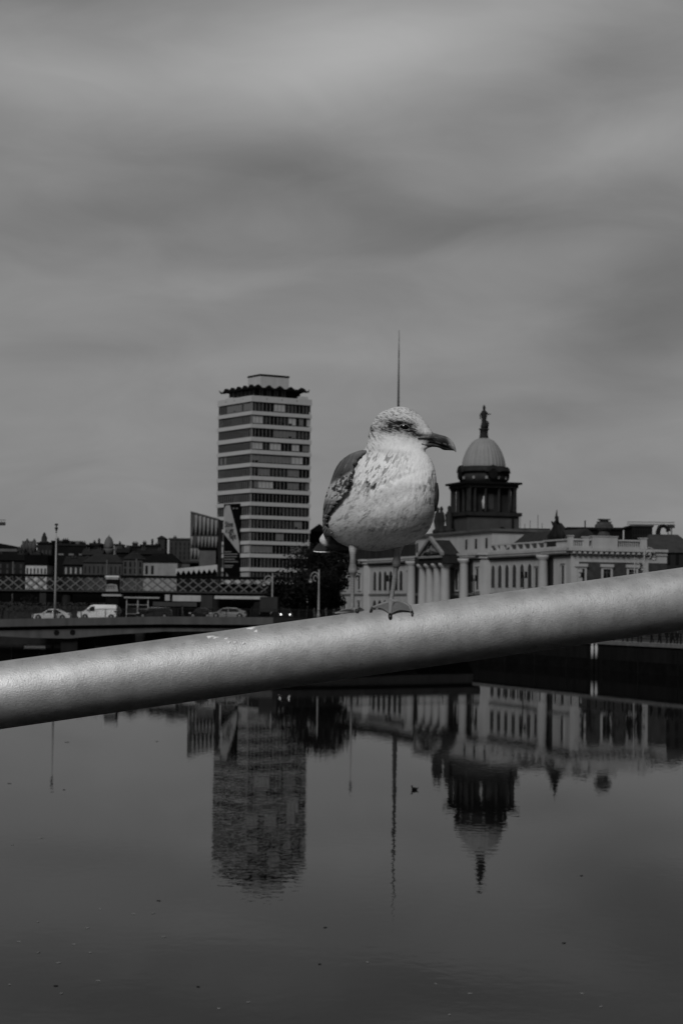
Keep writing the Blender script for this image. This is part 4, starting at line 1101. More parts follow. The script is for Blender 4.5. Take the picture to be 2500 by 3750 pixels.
for i, (X, D, h, w_, lab) in enumerate([
    (1075, 318, 9.5, 8.5, 'dark bushy tree at the end of the lattice bridge, beside the tower foot'),
    (1135, 322, 13.5, 10.5, 'tall dark tree between the tower and the domed building, behind the ornate lamp'),
    (1195, 326, 14.5, 10.5, 'tall dark tree below the tail of the gull'),
    (1212, 336, 10.5, 6.5, 'dark tree touching the left end of the domed building'),
    (1030, 330, 7.0, 6.5, 'low dark tree at the foot of the tower, leftmost of the clump')]):
    tree('quay_tree', lab, gx(X, 2200, D), D, GZ, h, w_, 20+i, 'dark trees beside the domed building', 2600)

# ------------------------------------------------------------------ background buildings
VAL = {}
def bmat(v): return mat('wall_%03d' % int(v*1000), v, .9, .35, .45, .2, streak=.35)
M_wd = mat('pane_dark', .006, .4, .3, 1, spec=.2)
def bld(name, label, X0, X1, Yt, D, v=.03, depth=12, roof=None, win=None, wmat=None, winv=None, cat='building', group=None, rot=0, extra=None):
    """a building standing on the ground at distance D; roof: flat/gable/hip; win=(columns,rows,Ytop,Ybottom,wfrac,arched)"""
    a = P(X0, Yt, D); b = P(X1, Yt, D); W = b.x-a.x; H = (a.z+b.z)/2-GZ
    E = empty(name, ((a.x+b.x)/2, D, GZ), rot, label, cat, group)
    q = MB(); q.box(-W/2, W/2, 0, depth, 0, H); q.build('wall', bmat(v), E)
    if roof:
        kind, hh, rv = roof; q = MB()
        if kind == 'flat': q.box(-W/2-.25, W/2+.25, -.25, depth+.25, H+.002, H+hh)
        elif kind == 'gable': q.prism([(-.4, H+.003), (depth+.4, H+.003), (depth/2, H+hh)], 'x', -W/2-.2, W/2+.2)
        elif kind == 'front': q.prism([(-W/2-.3, H+.003), (W/2+.3, H+.003), (0, H+hh)], 'y', -.3, depth)
        elif kind == 'hip':
            vs = [(-W/2-.3, -.3, H+.003), (W/2+.3, -.3, H+.003), (W/2+.3, depth, H+.003), (-W/2-.3, depth, H+.003), (-W/2+W*.22, depth/2, H+hh), (W/2-W*.22, depth/2, H+hh)]
            q.add(vs, [(0, 3, 2, 1), (0, 1, 5, 4), (1, 2, 5), (2, 3, 4, 5), (3, 0, 4)])
        elif kind == 'curve':
            q.prism([(-W/2, H+.003), (W/2, H+.003)]+[(W/2-W*k/10, H+hh*math.sin(math.pi*(.05+.9*k/10)*.5+.1)) for k in range(11)], 'y', -.2, depth)
        q.build('roof', bmat(rv), E)
    if win:
        nc, nr, y1, y2, wf, arch = win; z1 = P(X0, y1, D).z-GZ; z2 = P(X0, y2, D).z-GZ; cell = W/nc; rh = (z1-z2)/nr
        wm = M_wd if winv is None else bmat(winv)
        for r_ in range(nr):
            for c_ in range(nc):
                cx = -W/2+cell*(c_+.5); ww = cell*wf/2; za = z2+rh*r_+rh*.15; zb = z2+rh*(r_+1)-rh*.12
                q = MB()
                if arch: q.prism([(cx-ww, za), (cx+ww, za)]+[(cx+ww*math.cos(t), zb-ww+ww*math.sin(t)) for t in np.linspace(0, math.pi, 7)], 'y', -.06, -.003)
                else: q.box(cx-ww, cx+ww, -.06, -.003, za, zb)
                q.build('window', wm, E)
    if extra: extra(E, W, H)
    return E
def chimneys(ns, v=.05):
    def f(E, W, H):
        for x, w_, h in ns:
            q = MB(); q.box(x*W-w_/2, x*W+w_/2, 3.5, 5.0, H-.2, H+h); 
            q.box(x*W-w_/2-.1, x*W+w_/2+.1, 3.4, 5.1, H+h, H+h+.15); c = q.build('chimney', bmat(v), E)
            n = max(2, int(w_/.5))
            for k in range(n): 
                p = MB(); p.lathe([(.14, H+h+.15), (.11, H+h+.65)], x*W-w_/2+w_*(k+.5)/n, 4.2, 7); p.build('chimney_pot', bmat(.06), c)
    return f
# far row
bld('warehouse', 'long grey warehouse with a curved black roof at the far left edge', -70, 62, 2007, 640, .10, 20, ('curve', 2.0, .01))
def statues(E, W, H):
    for k, x in enumerate((-.36, -.12, .14, .40)):
        q = MB(); q.lathe([(.9, H), (.7, H+1.2), (1.1, H+1.8), (.5, H+2.6), (.6, H+3.4), (.1, H+4.2 if k % 2 else H+3.2)], x*W, 1, 8); q.build('roof_statue', bmat(.07), E, True)
bld('ornate_roof_building', 'low dark building with a row of roof statues, left of the tall lamp pole', 78, 128, 2022, 620, .02, 14, extra=statues)
def cup(E, W, H):
    q = MB(); q.lathe([(1.6, H), (1.4, H+.7), (.8, H+1.0), (.9, H+1.8), (.55, H+2.6), (.4, H+3.1), (.05, H+3.6)], -W*.1, 2, 10); q.build('roof_statue', bmat(.03), E, True)
bld('bank_building', 'dark ornate building topped by a single statue, just left of the tall lamp pole', 137, 190, 1992, 600, .022, 14, ('flat', .5, .01), (4, 2, 2012, 2052, .35, False), winv=.06, extra=cup)
bld('dark_block', 'dark flat-roofed block behind the tall lamp pole', 190, 252, 1986, 640, .014, 14, ('flat', .5, .008), (4, 3, 1995, 2060, .4, False), winv=.05, extra=chimneys([(-.3, 1.0, 1.2), (.2, 1.8, .9)], .02))
bld('light_box_building', 'pale grey rooftop box with fine vertical fins behind the roofs', 253, 293, 1981, 700, .12, 10, None, (9, 1, 1983, 1996, .35, False), winv=.05)
bld('dark_block', 'wide black block with three small lit dormers, under the pale rooftop box', 205, 318, 1999, 560, .010, 14, ('flat', .5, .02), (3, 1, 2026, 2034, .5, False), winv=.16, extra=chimneys([(-.42, .9, 1.1), (-.1, .6, .7), (.3, 1.6, .9)], .02))
bld('dark_block', 'dark narrow block left of the pale ogival dome', 330, 363, 1997, 600, .012, 12, ('flat', .7, .02), extra=chimneys([(-.2, .6, 1.0), (.3, .5, 1.6)], .02))
def ogive(E, W, H):
    D = 590; z = lambda Y: P(389, Y, D).z-GZ
    q = MB(); q.lathe([(1.62, z(2008)), (1.62, z(2012)), (1.5, z(2030))][::-1], 0, 4, 20); 
    q.build('dome_drum', bmat(.11), E, True)
    q = MB(); n = 20; prof = [(1.5, 2008), (1.48, 1998), (1.36, 1987), (1.12, 1977), (.78, 1969), (.4, 1964), (.12, 1961), (.05, 1956)]
    q.lathe([(r, z(Y)) for r, Y in prof], 0, 4, n); q.build('dome', mat('ogive_dome', .10, .8, .4, .8, streak=.7), E, True)
bld('domed_church', 'church with a pale pointed ribbed dome on the left skyline', 372, 412, 2030, 590, .05, 12, extra=ogive)
bld('chimney_block', 'pale square block just right of the pointed dome', 419, 443, 1998, 620, .09, 10, ('flat', .5, .03), extra=chimneys([(.1, .5, .8)], .04))
bld('dark_block', 'dark flat block with a roof hut, right of the pale square block', 467, 512, 2003, 610, .012, 12, ('flat', .4, .02), extra=chimneys([(.0, 1.6, 1.2)], .02))
bld('dark_block', 'dark flat block left of the slim grey tower', 515, 578, 1999, 615, .013, 12, ('flat', .4, .02), extra=chimneys([(-.35, 1.0, 1.1), (.1, .5, 1.7), (.4, 1.2, .6)], .02))
bld('slim_tower_block', 'slim dark grey tower block on the skyline left of the angular building', 577, 603, 1972, 620, .035, 10, ('front', .9, .03))
bld('grey_office_block', 'dark grey boxy office block touching the angular building', 620, 700, 1976, 560, .045, 14, ('flat', .4, .06), (5, 4, 1984, 2050, .3, False), winv=.02, extra=chimneys([(-.3, .8, .6)], .03))
for i, (X0, X1, Yt, v, lab) in enumerate([(60, 80, 2030, .012, 'narrow dark roof right of the grey warehouse'), (425, 470, 2024, .010, 'low dark gabled roof under the pale square block'), (300, 372, 2032, .018, 'low dark gabled house left of the pointed dome'), (500, 600, 2030, .010, 'low wide dark gabled roof under the slim grey tower'), (90, 140, 2042, .014, 'low dark gabled house in front of the row of roof statues')]):
    bld('gabled_house', lab, X0, X1, Yt, 520, v, 10, ('gable', 1.6, v*1.5), cat='house', extra=chimneys([(-.3, 1.2, 1.5), (.3, 1.0, 1.4)]))
# near row, just behind the lattice bridge
bld('terrace_house', 'dark row behind the lattice bridge at the far left edge', -60, 90, 2052, 470, .018, 10, ('gable', 2.2, .008), (6, 2, 2062, 2104, .3, False), winv=.05, extra=chimneys([(-.2, 1.6, 1.6), (.35, 1.4, 1.5)]))
bld('white_fronted_house', 'small white-fronted building behind the lattice bridge, left of the tall lamp pole', 94, 172, 2068, 455, .42, 10, ('flat', 2.2, .006), (6, 1, 2078, 2104, .45, False), winv=.05)
bld('arched_terrace', 'low dark terrace with pale arched openings behind the lattice bridge', 233, 305, 2068, 462, .03, 10, ('gable', 2.0, .02), (4, 1, 2074, 2106, .34, True), winv=.3, extra=chimneys([(-.1, 1.4, 1.6)], .03))
bld('arched_terrace', 'brick terrace with one pale arch and a hipped roof behind the dark advertising kiosk', 305, 447, 2060, 458, .06, 10, ('hip', 2.0, .028), (9, 1, 2068, 2106, .26, True), extra=chimneys([(-.45, .9, 1.0)], .03))
bld('brick_house', 'three-storey brick house with a small gable, right of the arched terraces', 450, 523, 2048, 452, .065, 10, ('front', 1.8, .03), (4, 2, 2054, 2104, .38, False), extra=chimneys([(.12, .5, .9)], .1))
bld('plain_rendered_building', 'plain pale rendered building with two tall dark windows and a black hipped roof', 525, 650, 2058, 446, .24, 12, ('hip', 2.0, .008), None)
E_ = [o for o in COL.objects if o.name.startswith('plain_rendered_building')][0]
for X in (537, 558):
    a = P(X, 2072, 446); b = P(X, 2103, 446); q = MB(); x = a.x-E_.location.x; q.box(x-.28, x+.28, -.06, -.003, b.z-GZ, a.z-GZ); q.build('window', M_wd, E_)
bld('stepped_building', 'pale stepped block between the rendered building and the tower', 650, 735, 2062, 470, .07, 12, ('flat', .4, .03))
bld('grey_box_building', 'grey box building with a black top edge left of the tower foot', 730, 790, 2013, 468, .10, 3, ('flat', .5, .006))
bld('dark_rear_block', 'black rear block with a sloping roof, right of the tower', 1132, 1205, 1948, 545, .012, 14, ('front', 2.2, .03), (5, 5, 1960, 2060, .3, False), winv=.025)
bld('dark_rear_block', 'dark low block behind the tail of the gull', 1196, 1262, 1975, 520, .010, 12, ('flat', .4, .02), (4, 4, 1985, 2040, .3, False), winv=.03)
# zig-zag canopy
def canopy():
    D = 440; E = empty('zigzag_canopy', (gx(640, 2090, D), D, GZ), 0, 'pale canopy with a zigzag lower edge behind the lattice bridge, left of the tower', 'canopy')
    def L_(X, Y): p = P(X, Y, D); return (p.x-E.location.x, p.z-GZ)
    n = 8; pts = [L_(643, 2083), L_(795, 2068)]; low = []
    for k in range(2*n+1):
        X = 795-(795-643)*k/(2*n); low.append(L_(X, 2082-(X-643)*.05+(8 if k % 2 else 24)))
    q = MB(); q.prism(pts+low, 'y', 0, 1.0); q.build('fascia', bmat(.40), E)
    q = MB(); a = L_(645, 2110); b = L_(793, 2083); q.box(a[0], b[0], 1.02, 6, 0, b[1]); q.build('dark_interior', M_wd, E)
canopy()
# right hand side
bld('hospital_block', 'black flat block with rooftop plant behind the roof balustrade', 2080, 2280, 1940, 420, .008, 14, ('flat', .5, .012), extra=lambda E, W, H: [MB().box(-W*.18, -W*.16, 2, 2.4, H, H+2).build('mast', bmat(.01), E), MB().box(W*.0, W*.2, 2, 5, H-2.8, H-2.2).build('skylight', bmat(.15), E)])
bld('tall_dark_block', 'tall dark block with fins behind the end of the domed building', 2314, 2388, 1930, 420, .016, 12, ('flat', .4, .03), (8, 2, 1936, 1985, .4, False), winv=.006)
bld('dark_brick_hall', 'dark brick hall with a hipped grey roof at the right edge', 2366, 2560, 2024, 338, .024, 20, ('hip', 3.4, .05), (6, 3, 2015, 2200, .4, True), winv=.01)
bld('roof_hut', 'dark domed roof hut right of the trophy statue', 2030, 2078, 1950, 425, .03, 8, ('front', 2.0, .03))
bld('antenna_roof', 'long dark roof with thin aerials behind the wing of the domed building', 1880, 2010, 1940, 440, .04, 10, ('flat', .3, .02), extra=lambda E, W, H: [MB().tube([(x*W, 3, H), (x*W, 3, H+h)], .06, 5).build('aerial', bmat(.03), E) for x, h in ((-.4, 2), (-.28, 3.2), (-.15, 1.4), (.0, 2.2), (.22, 3.4), (.34, 1.6))])
bld('chimney_row', 'row of thin dark roof stacks right of the breast of the gull', 1600, 1640, 1925, 430, .03, 6, None)

# ------------------------------------------------------------------ cranes
def crane(label, X, Yt, D, Xj0, Xj1, flip=1):
    p = P(X, Yt, D); E = empty('tower_crane', (p.x, D, GZ), 0, label, 'crane'); H = p.z-GZ
    q = MB()
    for sx in (-.8, .8):
        for sy in (-.8, .8): q.tube([(sx, sy, 0), (sx, sy, H)], .10, 4)
    k = 0
    while k < H-2: q.tube([(-.8, -.8, k), (.8, -.8, k+2)], .07, 4); q.tube([(.8, .8, k), (-.8, .8, k+2)], .07, 4); k += 2
    q.build('mast', bmat(.10), E)
    a, b = P(Xj0, Yt, D).x-p.x, P(Xj1, Yt, D).x-p.x
    q = MB(); q.tube([(a, -.5, H), (b, -.5, H)], .12, 4); q.tube([(a, .5, H), (b, .5, H)], .12, 4); q.tube([(a, 0, H+1.1), (b, 0, H+1.1)], .12, 4)
    x = a
    while x < b-1.5: q.tube([(x, -.5, H), (x+.75, 0, H+1.1), (x+1.5, -.5, H)], .07, 4); x += 1.5
    q.build('jib', bmat(.10), E)
    q = MB(); q.box(-1, 1, -1, 1, H-1.6, H-.15); q.build('cab', bmat(.04), E)
    cw = b-1.5 if flip > 0 else a+1.5; q = MB(); q.box(cw-1.4, cw+1.4, -.8, .8, H-1.4, H-.2); q.build('counterweight', bmat(.05), E)
    return E
crane('distant pale tower crane at the far left edge with only the jib end in view', -60, 1912, 900, -190, 20)
crane('thin pale tower crane on the right skyline above the tall dark block', 2452, 1922, 900, 2295, 2470)

# ------------------------------------------------------------------ lattice railway bridge
def lattice_bridge():
    D0, D1 = 428, 452
    a = P(-60, 2108, 424); b = P(1045, 2108, 430)
    L_ = math.hypot(b.x-a.x, b.y-a.y); E = empty('lattice_bridge', (a.x, a.y, 0), math.atan2(b.y-a.y, b.x-a.x), 'long low railway bridge with criss-cross lattice girders in front of the old houses', 'bridge')
    zt = (a.z+P(1045, 2110, 430).z)/2; zb = P(500, 2168, 427).z
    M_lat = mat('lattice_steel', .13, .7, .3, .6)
    for k, y in enumerate((0, 9.0)):
        q = MB(); q.box(0, L_, y-.25, y+.25, zt-.35, zt+.12); q.build('top_chord', mat('chord_dark', .006), E)
        q = MB(); q.box(0, L_, y-.25, y+.25, zb-.1, zb+.25); q.build('bottom_chord', mat('chord_grey', .04), E)
        q = MB(); x = -2.0; pitch = 2.15; span = (zt-zb)*1.05
        while x < L_:
            for s_ in (1, -1):
                x0, x1 = (x, x+span) if s_ > 0 else (x+span, x)
                if min(x0, x1) < 0 or max(x0, x1) > L_: continue
                yy = y+.06*s_
                dx = x1-x0; dz = zt-.35-zb-.25; l_ = math.hypot(dx, dz); nx, nz = -dz/l_*.11, dx/l_*.11
                q.prism([(x0+nx, zb+.25+nz), (x0-nx, zb+.25-nz), (x1-nx, zt-.35-nz), (x1+nx, zt-.35+nz)], 'y', yy-.04, yy+.04)
            x += pitch
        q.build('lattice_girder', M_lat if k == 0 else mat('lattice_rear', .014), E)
    q = MB(); q.box(0, L_, .3, 8.7, zb-.6, zb-.12); q.build('track_deck', M_black, E)
    for X in (-20, 250, 520, 790, 1035):
        x = P(X, 2200, 428).x-a.x; q = MB(); q.lathe([(1.1, -.5), (1.0, zb-.8), (1.2, zb-.62)], x, 1.2, 14); q.lathe([(1.1, -.5), (1.0, zb-.8), (1.2, zb-.62)], x, 7.6, 14); q.build('pier', bmat(.02), E)
lattice_bridge()

# ------------------------------------------------------------------ road bridge
BY = 268.0
def decktop(X): return P(X, np.interp(X, [-200, 0, 250, 600, 1000, 1200, 1760], [2271, 2268, 2263, 2258, 2261, 2266, 2290]), BY).z
def road_bridge():
    xs = [P(X, 2260, BY).x for X in (-500, -200, 0, 110, 250, 400, 600, 800, 1000, 1200, 1500, 1760)]
    Xs = (-500, -200, 0, 110, 250, 400, 600, 800, 1000, 1200, 1500, 1760)
    zt = [decktop(X) for X in Xs]
    E = empty('road_bridge', (0, BY, 0), 0, 'low concrete road bridge carrying the traffic across the river', 'bridge')
    def band(dt, db, y0, y1, name, m, i0=0, i1=None):
        S_ = slice(i0, i1); q = MB(); top = [(x, z+dt) for x, z in zip(xs[S_], zt[S_])]; bot = [(x, z+(db(X) if callable(db) else db)) for x, z, X in zip(xs[S_], zt[S_], Xs[S_])]
        q.prism(top+bot[::-1], 'y', y0, y1); return q.build(name, m, E)
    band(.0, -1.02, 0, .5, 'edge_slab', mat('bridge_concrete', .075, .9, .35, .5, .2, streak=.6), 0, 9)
    band(.0, -1.02, 0, .5, 'edge_slab', mat('darker_concrete', .018, .9, .4, .5, .2, streak=.6), 8, None)  # darker concrete from here to the right end of the bridge
    band(-.25, -.9, .5, 22, 'road_deck', M_road)
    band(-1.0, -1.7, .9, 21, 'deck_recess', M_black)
    arch = {-500: -1.75, -200: -1.95, 0: -2.25, 110: -2.55, 250: -2.75, 400: -2.35, 600: -2.0, 800: -1.9, 1000: -2.0, 1200: -2.4, 1500: -2.8, 1760: -2.8}
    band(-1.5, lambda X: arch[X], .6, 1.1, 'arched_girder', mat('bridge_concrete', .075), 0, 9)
    band(-1.5, lambda X: arch[X], .6, 1.1, 'arched_girder', mat('darker_concrete', .018), 8, None)
    band(-1.5, lambda X: arch[X], 21, 21.5, 'arched_girder', mat('bridge_concrete', .075))
    for X in (250, 1300):
        x = P(X, 2300, BY).x; q = MB(); q.box(x-1.1, x+1.1, 1.2, 20.8, -2, decktop(X)-1.7); q.build('pier', bmat(.015), E)
    for X in (205, 264):
        x = P(X, 2316, BY).x; q = MB(); q.lathe([(.38, 0), (.38, .02)], 0, 0, 16); o = q.build('drain_hole', M_black, E); o.rotation_euler = (math.pi/2, 0, 0); o.location = (x, .597, decktop(X)-1.95)
    # parapet railing
    q = MB(); n = 0; x = xs[0]
    def z_at(x): return float(np.interp(x, xs, zt))
    while x < xs[-1]:
        z = z_at(x); q.box(x-.014, x+.014, .18, .21, z, z+1.05); x += .13
    q.build('railing_bars', mat('rail_dark', .02, .6), E)
    q = MB(); top = [(x, z+1.12) for x, z in zip(xs, zt)]; bot = [(x, z+1.05) for x, z in zip(xs, zt)][::-1]; q.prism(top+bot, 'y', .15, .24)
    x = xs[0]
    while x < xs[-1]: z = z_at(x); q.box(x-.05, x+.05, .10, .29, z, z+1.12); x += 3.2
    q.build('handrail', mat('rail_dark', .02), E)
road_bridge()
def at_bridge(X, dy): x = P(X, 2240, BY+dy).x; return x, BY+dy, decktop(X)-.25

# ------------------------------------------------------------------ vehicles
M_tyre = mat('tyre', .008, .8, .2, 3); M_rim = mat('rim', .16, .4, .2, 3, spec=.5); M_cg = mat('car_glass', .010, .12, .2, 1, spec=.5)
def car(name, label, cat, X0, X1, dy, prof, glass, wheels, paint, H, Wd=1.75, wr=.33, group=None, lamps=True, z_off=0):
    """side view outline facing left (-x): prof/glass in fractions of length and height"""
    x0, y, z = at_bridge(X0, dy); x1 = P(X1, 2240, BY+dy).x; L_ = x1-x0
    E = empty(name, ((x0+x1)/2, y, z+z_off), 0, label, cat, group)
    q = MB(); pts = [(-L_/2+a*L_, b*H) for a, b in prof]; n = len(pts)
    vs = [];
    for yy, k in ((0, 0), (.06, 1), (Wd-.06, 1), (Wd, 0)):
        for px_, pz_ in pts:
            ins = .16*max(0, (pz_/H-.58))/.42   # tumblehome
            vs.append((px_*(1 if k else .985), (ins if yy < Wd/2 else -ins)+yy, pz_ if k else min(pz_, H*.985)))
    fs = [tuple(range(n)), tuple(range(4*n-1, 3*n-1, -1))]
    for s_ in range(3):
        for i in range(n): fs.append((s_*n+i, (s_+1)*n+i, (s_+1)*n+(i+1) % n, s_*n+(i+1) % n))
    q.add(vs, fs); b = q.build('body', paint, E)
    for gl in glass:
        q = MB(); g = [(-L_/2+a*L_, b_*H) for a, b_ in gl]; ins = [.16*max(0, (pz_/H-.58))/.42 for _, pz_ in g]
        vs = [(p[0], i_-.012, p[1]) for p, i_ in zip(g, ins)]+[(p[0], i_+.05, p[1]) for p, i_ in zip(g, ins)]; m_ = len(g)
        q.add(vs, [tuple(range(m_)), tuple(range(2*m_-1, m_-1, -1))]+[(i, i+m_, (i+1) % m_+m_, (i+1) % m_) for i in range(m_)]); q.build('side_window', M_cg, E)
    for wx in wheels:
        w_ = MB(); w_.lathe([(wr*.7, -.10), (wr, -.08), (wr, .10), (wr*.7, .12)], 0, 0, 22); o = w_.build('tyre', M_tyre, None, True)
        wh = empty('wheel', (-L_/2+wx*L_, .06, wr)); wh.parent = E
        wh.rotation_euler = (math.pi/2, 0, 0); o.parent = wh
        r_ = MB(); r_.lathe([(.02, .125), (wr*.62, .13), (wr*.66, .10), (wr*.66, .0)][::-1], 0, 0, 18); r_.build('rim', M_rim, wh, True)
        w2 = MB(); w2.lathe([(wr, -.11), (wr, .11)], 0, 0, 18); o2 = w2.build('wheel', M_tyre, E); o2.location = (-L_/2+wx*L_, Wd-.12, wr); o2.rotation_euler = (math.pi/2, 0, 0)
        a_ = MB(); a_.lathe([(wr*1.22, 0), (wr*1.22, .02)], 0, 0, 22); ar = a_.build('wheel_arch', M_tyre, E); ar.location = (-L_/2+wx*L_, .004, wr); ar.rotation_euler = (math.pi/2, 0, 0)
    if lamps:
        q = MB(); q.box(-L_/2+.02, -L_/2+.35, -.02, .3, H*.44, H*.53); q.build('headlight', mat('lamp_glass', .45, .2, .1, 1, spec=.6), E)
        q = MB(); q.box(L_/2-.30, L_/2-.03, -.015, .25, H*.50, H*.60); q.build('tail_light', mat('tail_glass', .03, .3), E)
    q = MB(); q.box(-.01, .01, -.012, 0.0, H*.22, H*.60); q.build('door_seam', M_tyre, E)
    q = MB(); q.box(-L_/2+.28*L_, -L_/2+.28*L_+.16, -.16, -.01, H*.60, H*.70); q.build('wing_mirror', paint, E)
    return E
white = mat('paint_white', .70, .35, .06, .5, spec=.5); silver = mat('paint_silver', .20, .35, .1, .5, spec=.5); blackp = mat('paint_black', .008, .25, .1, .5, spec=.5); wgrey = mat('paint_offwhite', .55, .35, .08, .5, spec=.5)
sedan = [(0, .22), (.0, .45), (.03, .52), (.26, .62), (.42, .96), (.50, 1.0), (.62, 1.0), (.72, .94), (.86, .68), (.98, .64), (1, .5), (1, .28), (.97, .16), (.03, .14)]
sedan_g = [[(.31, .64), (.43, .91), (.53, .94), (.53, .64)], [(.55, .64), (.55, .94), (.65, .93), (.76, .70), (.74, .64)]]
hatch = [(0, .22), (.0, .42), (.04, .50), (.22, .60), (.36, .94), (.48, 1.0), (.72, .98), (.85, .80), (.97, .68), (1, .5), (1, .28), (.97, .16), (.03, .14)]
hatch_g = [[(.26, .62), (.37, .89), (.50, .93), (.50, .62)], [(.52, .62), (.52, .93), (.70, .91), (.80, .74), (.78, .64)]]
van = [(0, .22), (.0, .42), (.03, .50), (.17, .56), (.34, .95), (.42, 1.0), (.97, 1.0), (1, .9), (1, .25), (.97, .14), (.03, .12)]
van_g = [[(.23, .58), (.35, .88), (.44, .90), (.44, .58)]]
suv = [(0, .22), (.0, .5), (.04, .58), (.24, .66), (.36, .96), (.45, 1.0), (.92, .98), (.99, .68), (1, .28), (.97, .16), (.03, .14)]
suv_g = [[(.28, .68), (.37, .91), (.55, .93), (.55, .68)], [(.57, .68), (.57, .93), (.88, .92), (.93, .70)]]
car('parked_saloon', 'off-white saloon car on the bridge behind the foot of the tall lamp pole', 'car', 117, 257, 2.2, sedan, sedan_g, (.165, .80), wgrey, 1.50, z_off=.04)
car('delivery_van', 'white panel van driving left on the road bridge, right of the saloon', 'van', 283, 426, 3.2, van, van_g, (.20, .87), white, 1.98, 1.9, .33, z_off=.02)
car('dark_car', 'black estate car on the bridge behind the bus shelter railings', 'car', 500, 628, 5.5, suv, suv_g, (.18, .80), blackp, 1.55)
car('dark_car', 'black hatchback with a pale front bumper, left of the silver hatchback', 'car', 690, 775, 5.0, hatch, hatch_g, (.2, .82), blackp, 1.45, group=None)
car('silver_hatchback', 'silver hatchback driving left on the road bridge below the tower', 'car', 765, 902, 3.0, hatch, hatch_g, (.19, .82), silver, 1.48, z_off=.03)
# lorry and front-facing car further along
def facing_car():
    x, y, z = at_bridge(1045, 8); E = empty('oncoming_car', (x, y, z), 0, 'black car facing the camera with its two headlights lit, near the foot of the trees', 'car')
    q = MB(); q.prism([(-.88, .25), (-.9, .75), (-.68, .95), (-.58, 1.42), (.58, 1.42), (.68, .95), (.9, .75), (.88, .25)], 'y', 0, 4.2); q.build('body', blackp, E)
    q = MB(); q.prism([(-.62, .97), (-.53, 1.36), (.53, 1.36), (.62, .97)], 'y', -.03, -.002); q.build('windscreen', M_cg, E)
    for s_ in (-1, 1):
        q = MB(); q.lathe([(.13, 0), (.10, .05), (.02, .07)], 0, 0, 14); o = q.build('headlight', emis('headlamp_lit%d' % (s_+1), 1.6), E, True); o.rotation_euler = (math.pi/2, 0, 0); o.location = (s_*.62, -.0, .62)
        q = MB(); q.lathe([(.3, -.1), (.3, .1)], 0, 0, 16); o = q.build('wheel', M_tyre, E); o.rotation_euler = (0, math.pi/2, 0); o.location = (s_*.74, .75, .3)
facing_car()
def lorry():
    x, y, z = at_bridge(985, 12); E = empty('box_lorry', (x, y, z), 0, 'dark grey box lorry in the shade below the end of the lattice bridge', 'lorry')
    q = MB(); q.box(-1.3, 1.15, 0, 6, .9, 3.0); q.build('cargo_box', bmat(.035), E)
    q = MB(); q.prism([(-2.3, .5), (-2.3, 1.3), (-2.05, 2.2), (-1.32, 2.3), (-1.32, .5)], 'y', 0, 2.1); q.build('cab', blackp, E)
    for wx in (-1.9, .6):
        q = MB(); q.lathe([(.45, -.15), (.45, .15)], 0, 0, 18); o = q.build('wheel', M_tyre, E); o.rotation_euler = (math.pi/2, 0, 0); o.location = (wx, .1, .45)
lorry()
def shelter():
    x, y, z = at_bridge(502, 24); E = empty('bus_shelter', (x, y, z), 0, 'pale framed glass bus shelter behind the traffic', 'bus shelter')
    q = MB(); h = 2.75; W = 3.2
    for xx in (-W/2, 0, W/2-.1): q.box(xx, xx+.12, 0, .12, 0, h)
    for zz in (.5, 1.2, 1.8): q.box(-W/2+.12, 0, .02, .08, zz, zz+.06); q.box(.12, W/2-.1, .02, .08, zz, zz+.06)
    q.build('frame', bmat(.34), E)
    q = MB(); q.box(-W/2-.3, W/2+1.6, -.3, 1.4, h+.002, h+.22); q.build('roof', bmat(.25), E)
    q = MB(); q.box(-W/2+.2, -.1, 1.2, 1.3, .3, h-.1); q.box(.2, W/2-.2, 1.2, 1.3, .3, h-.1); q.build('glass', M_glass2, E)
shelter()

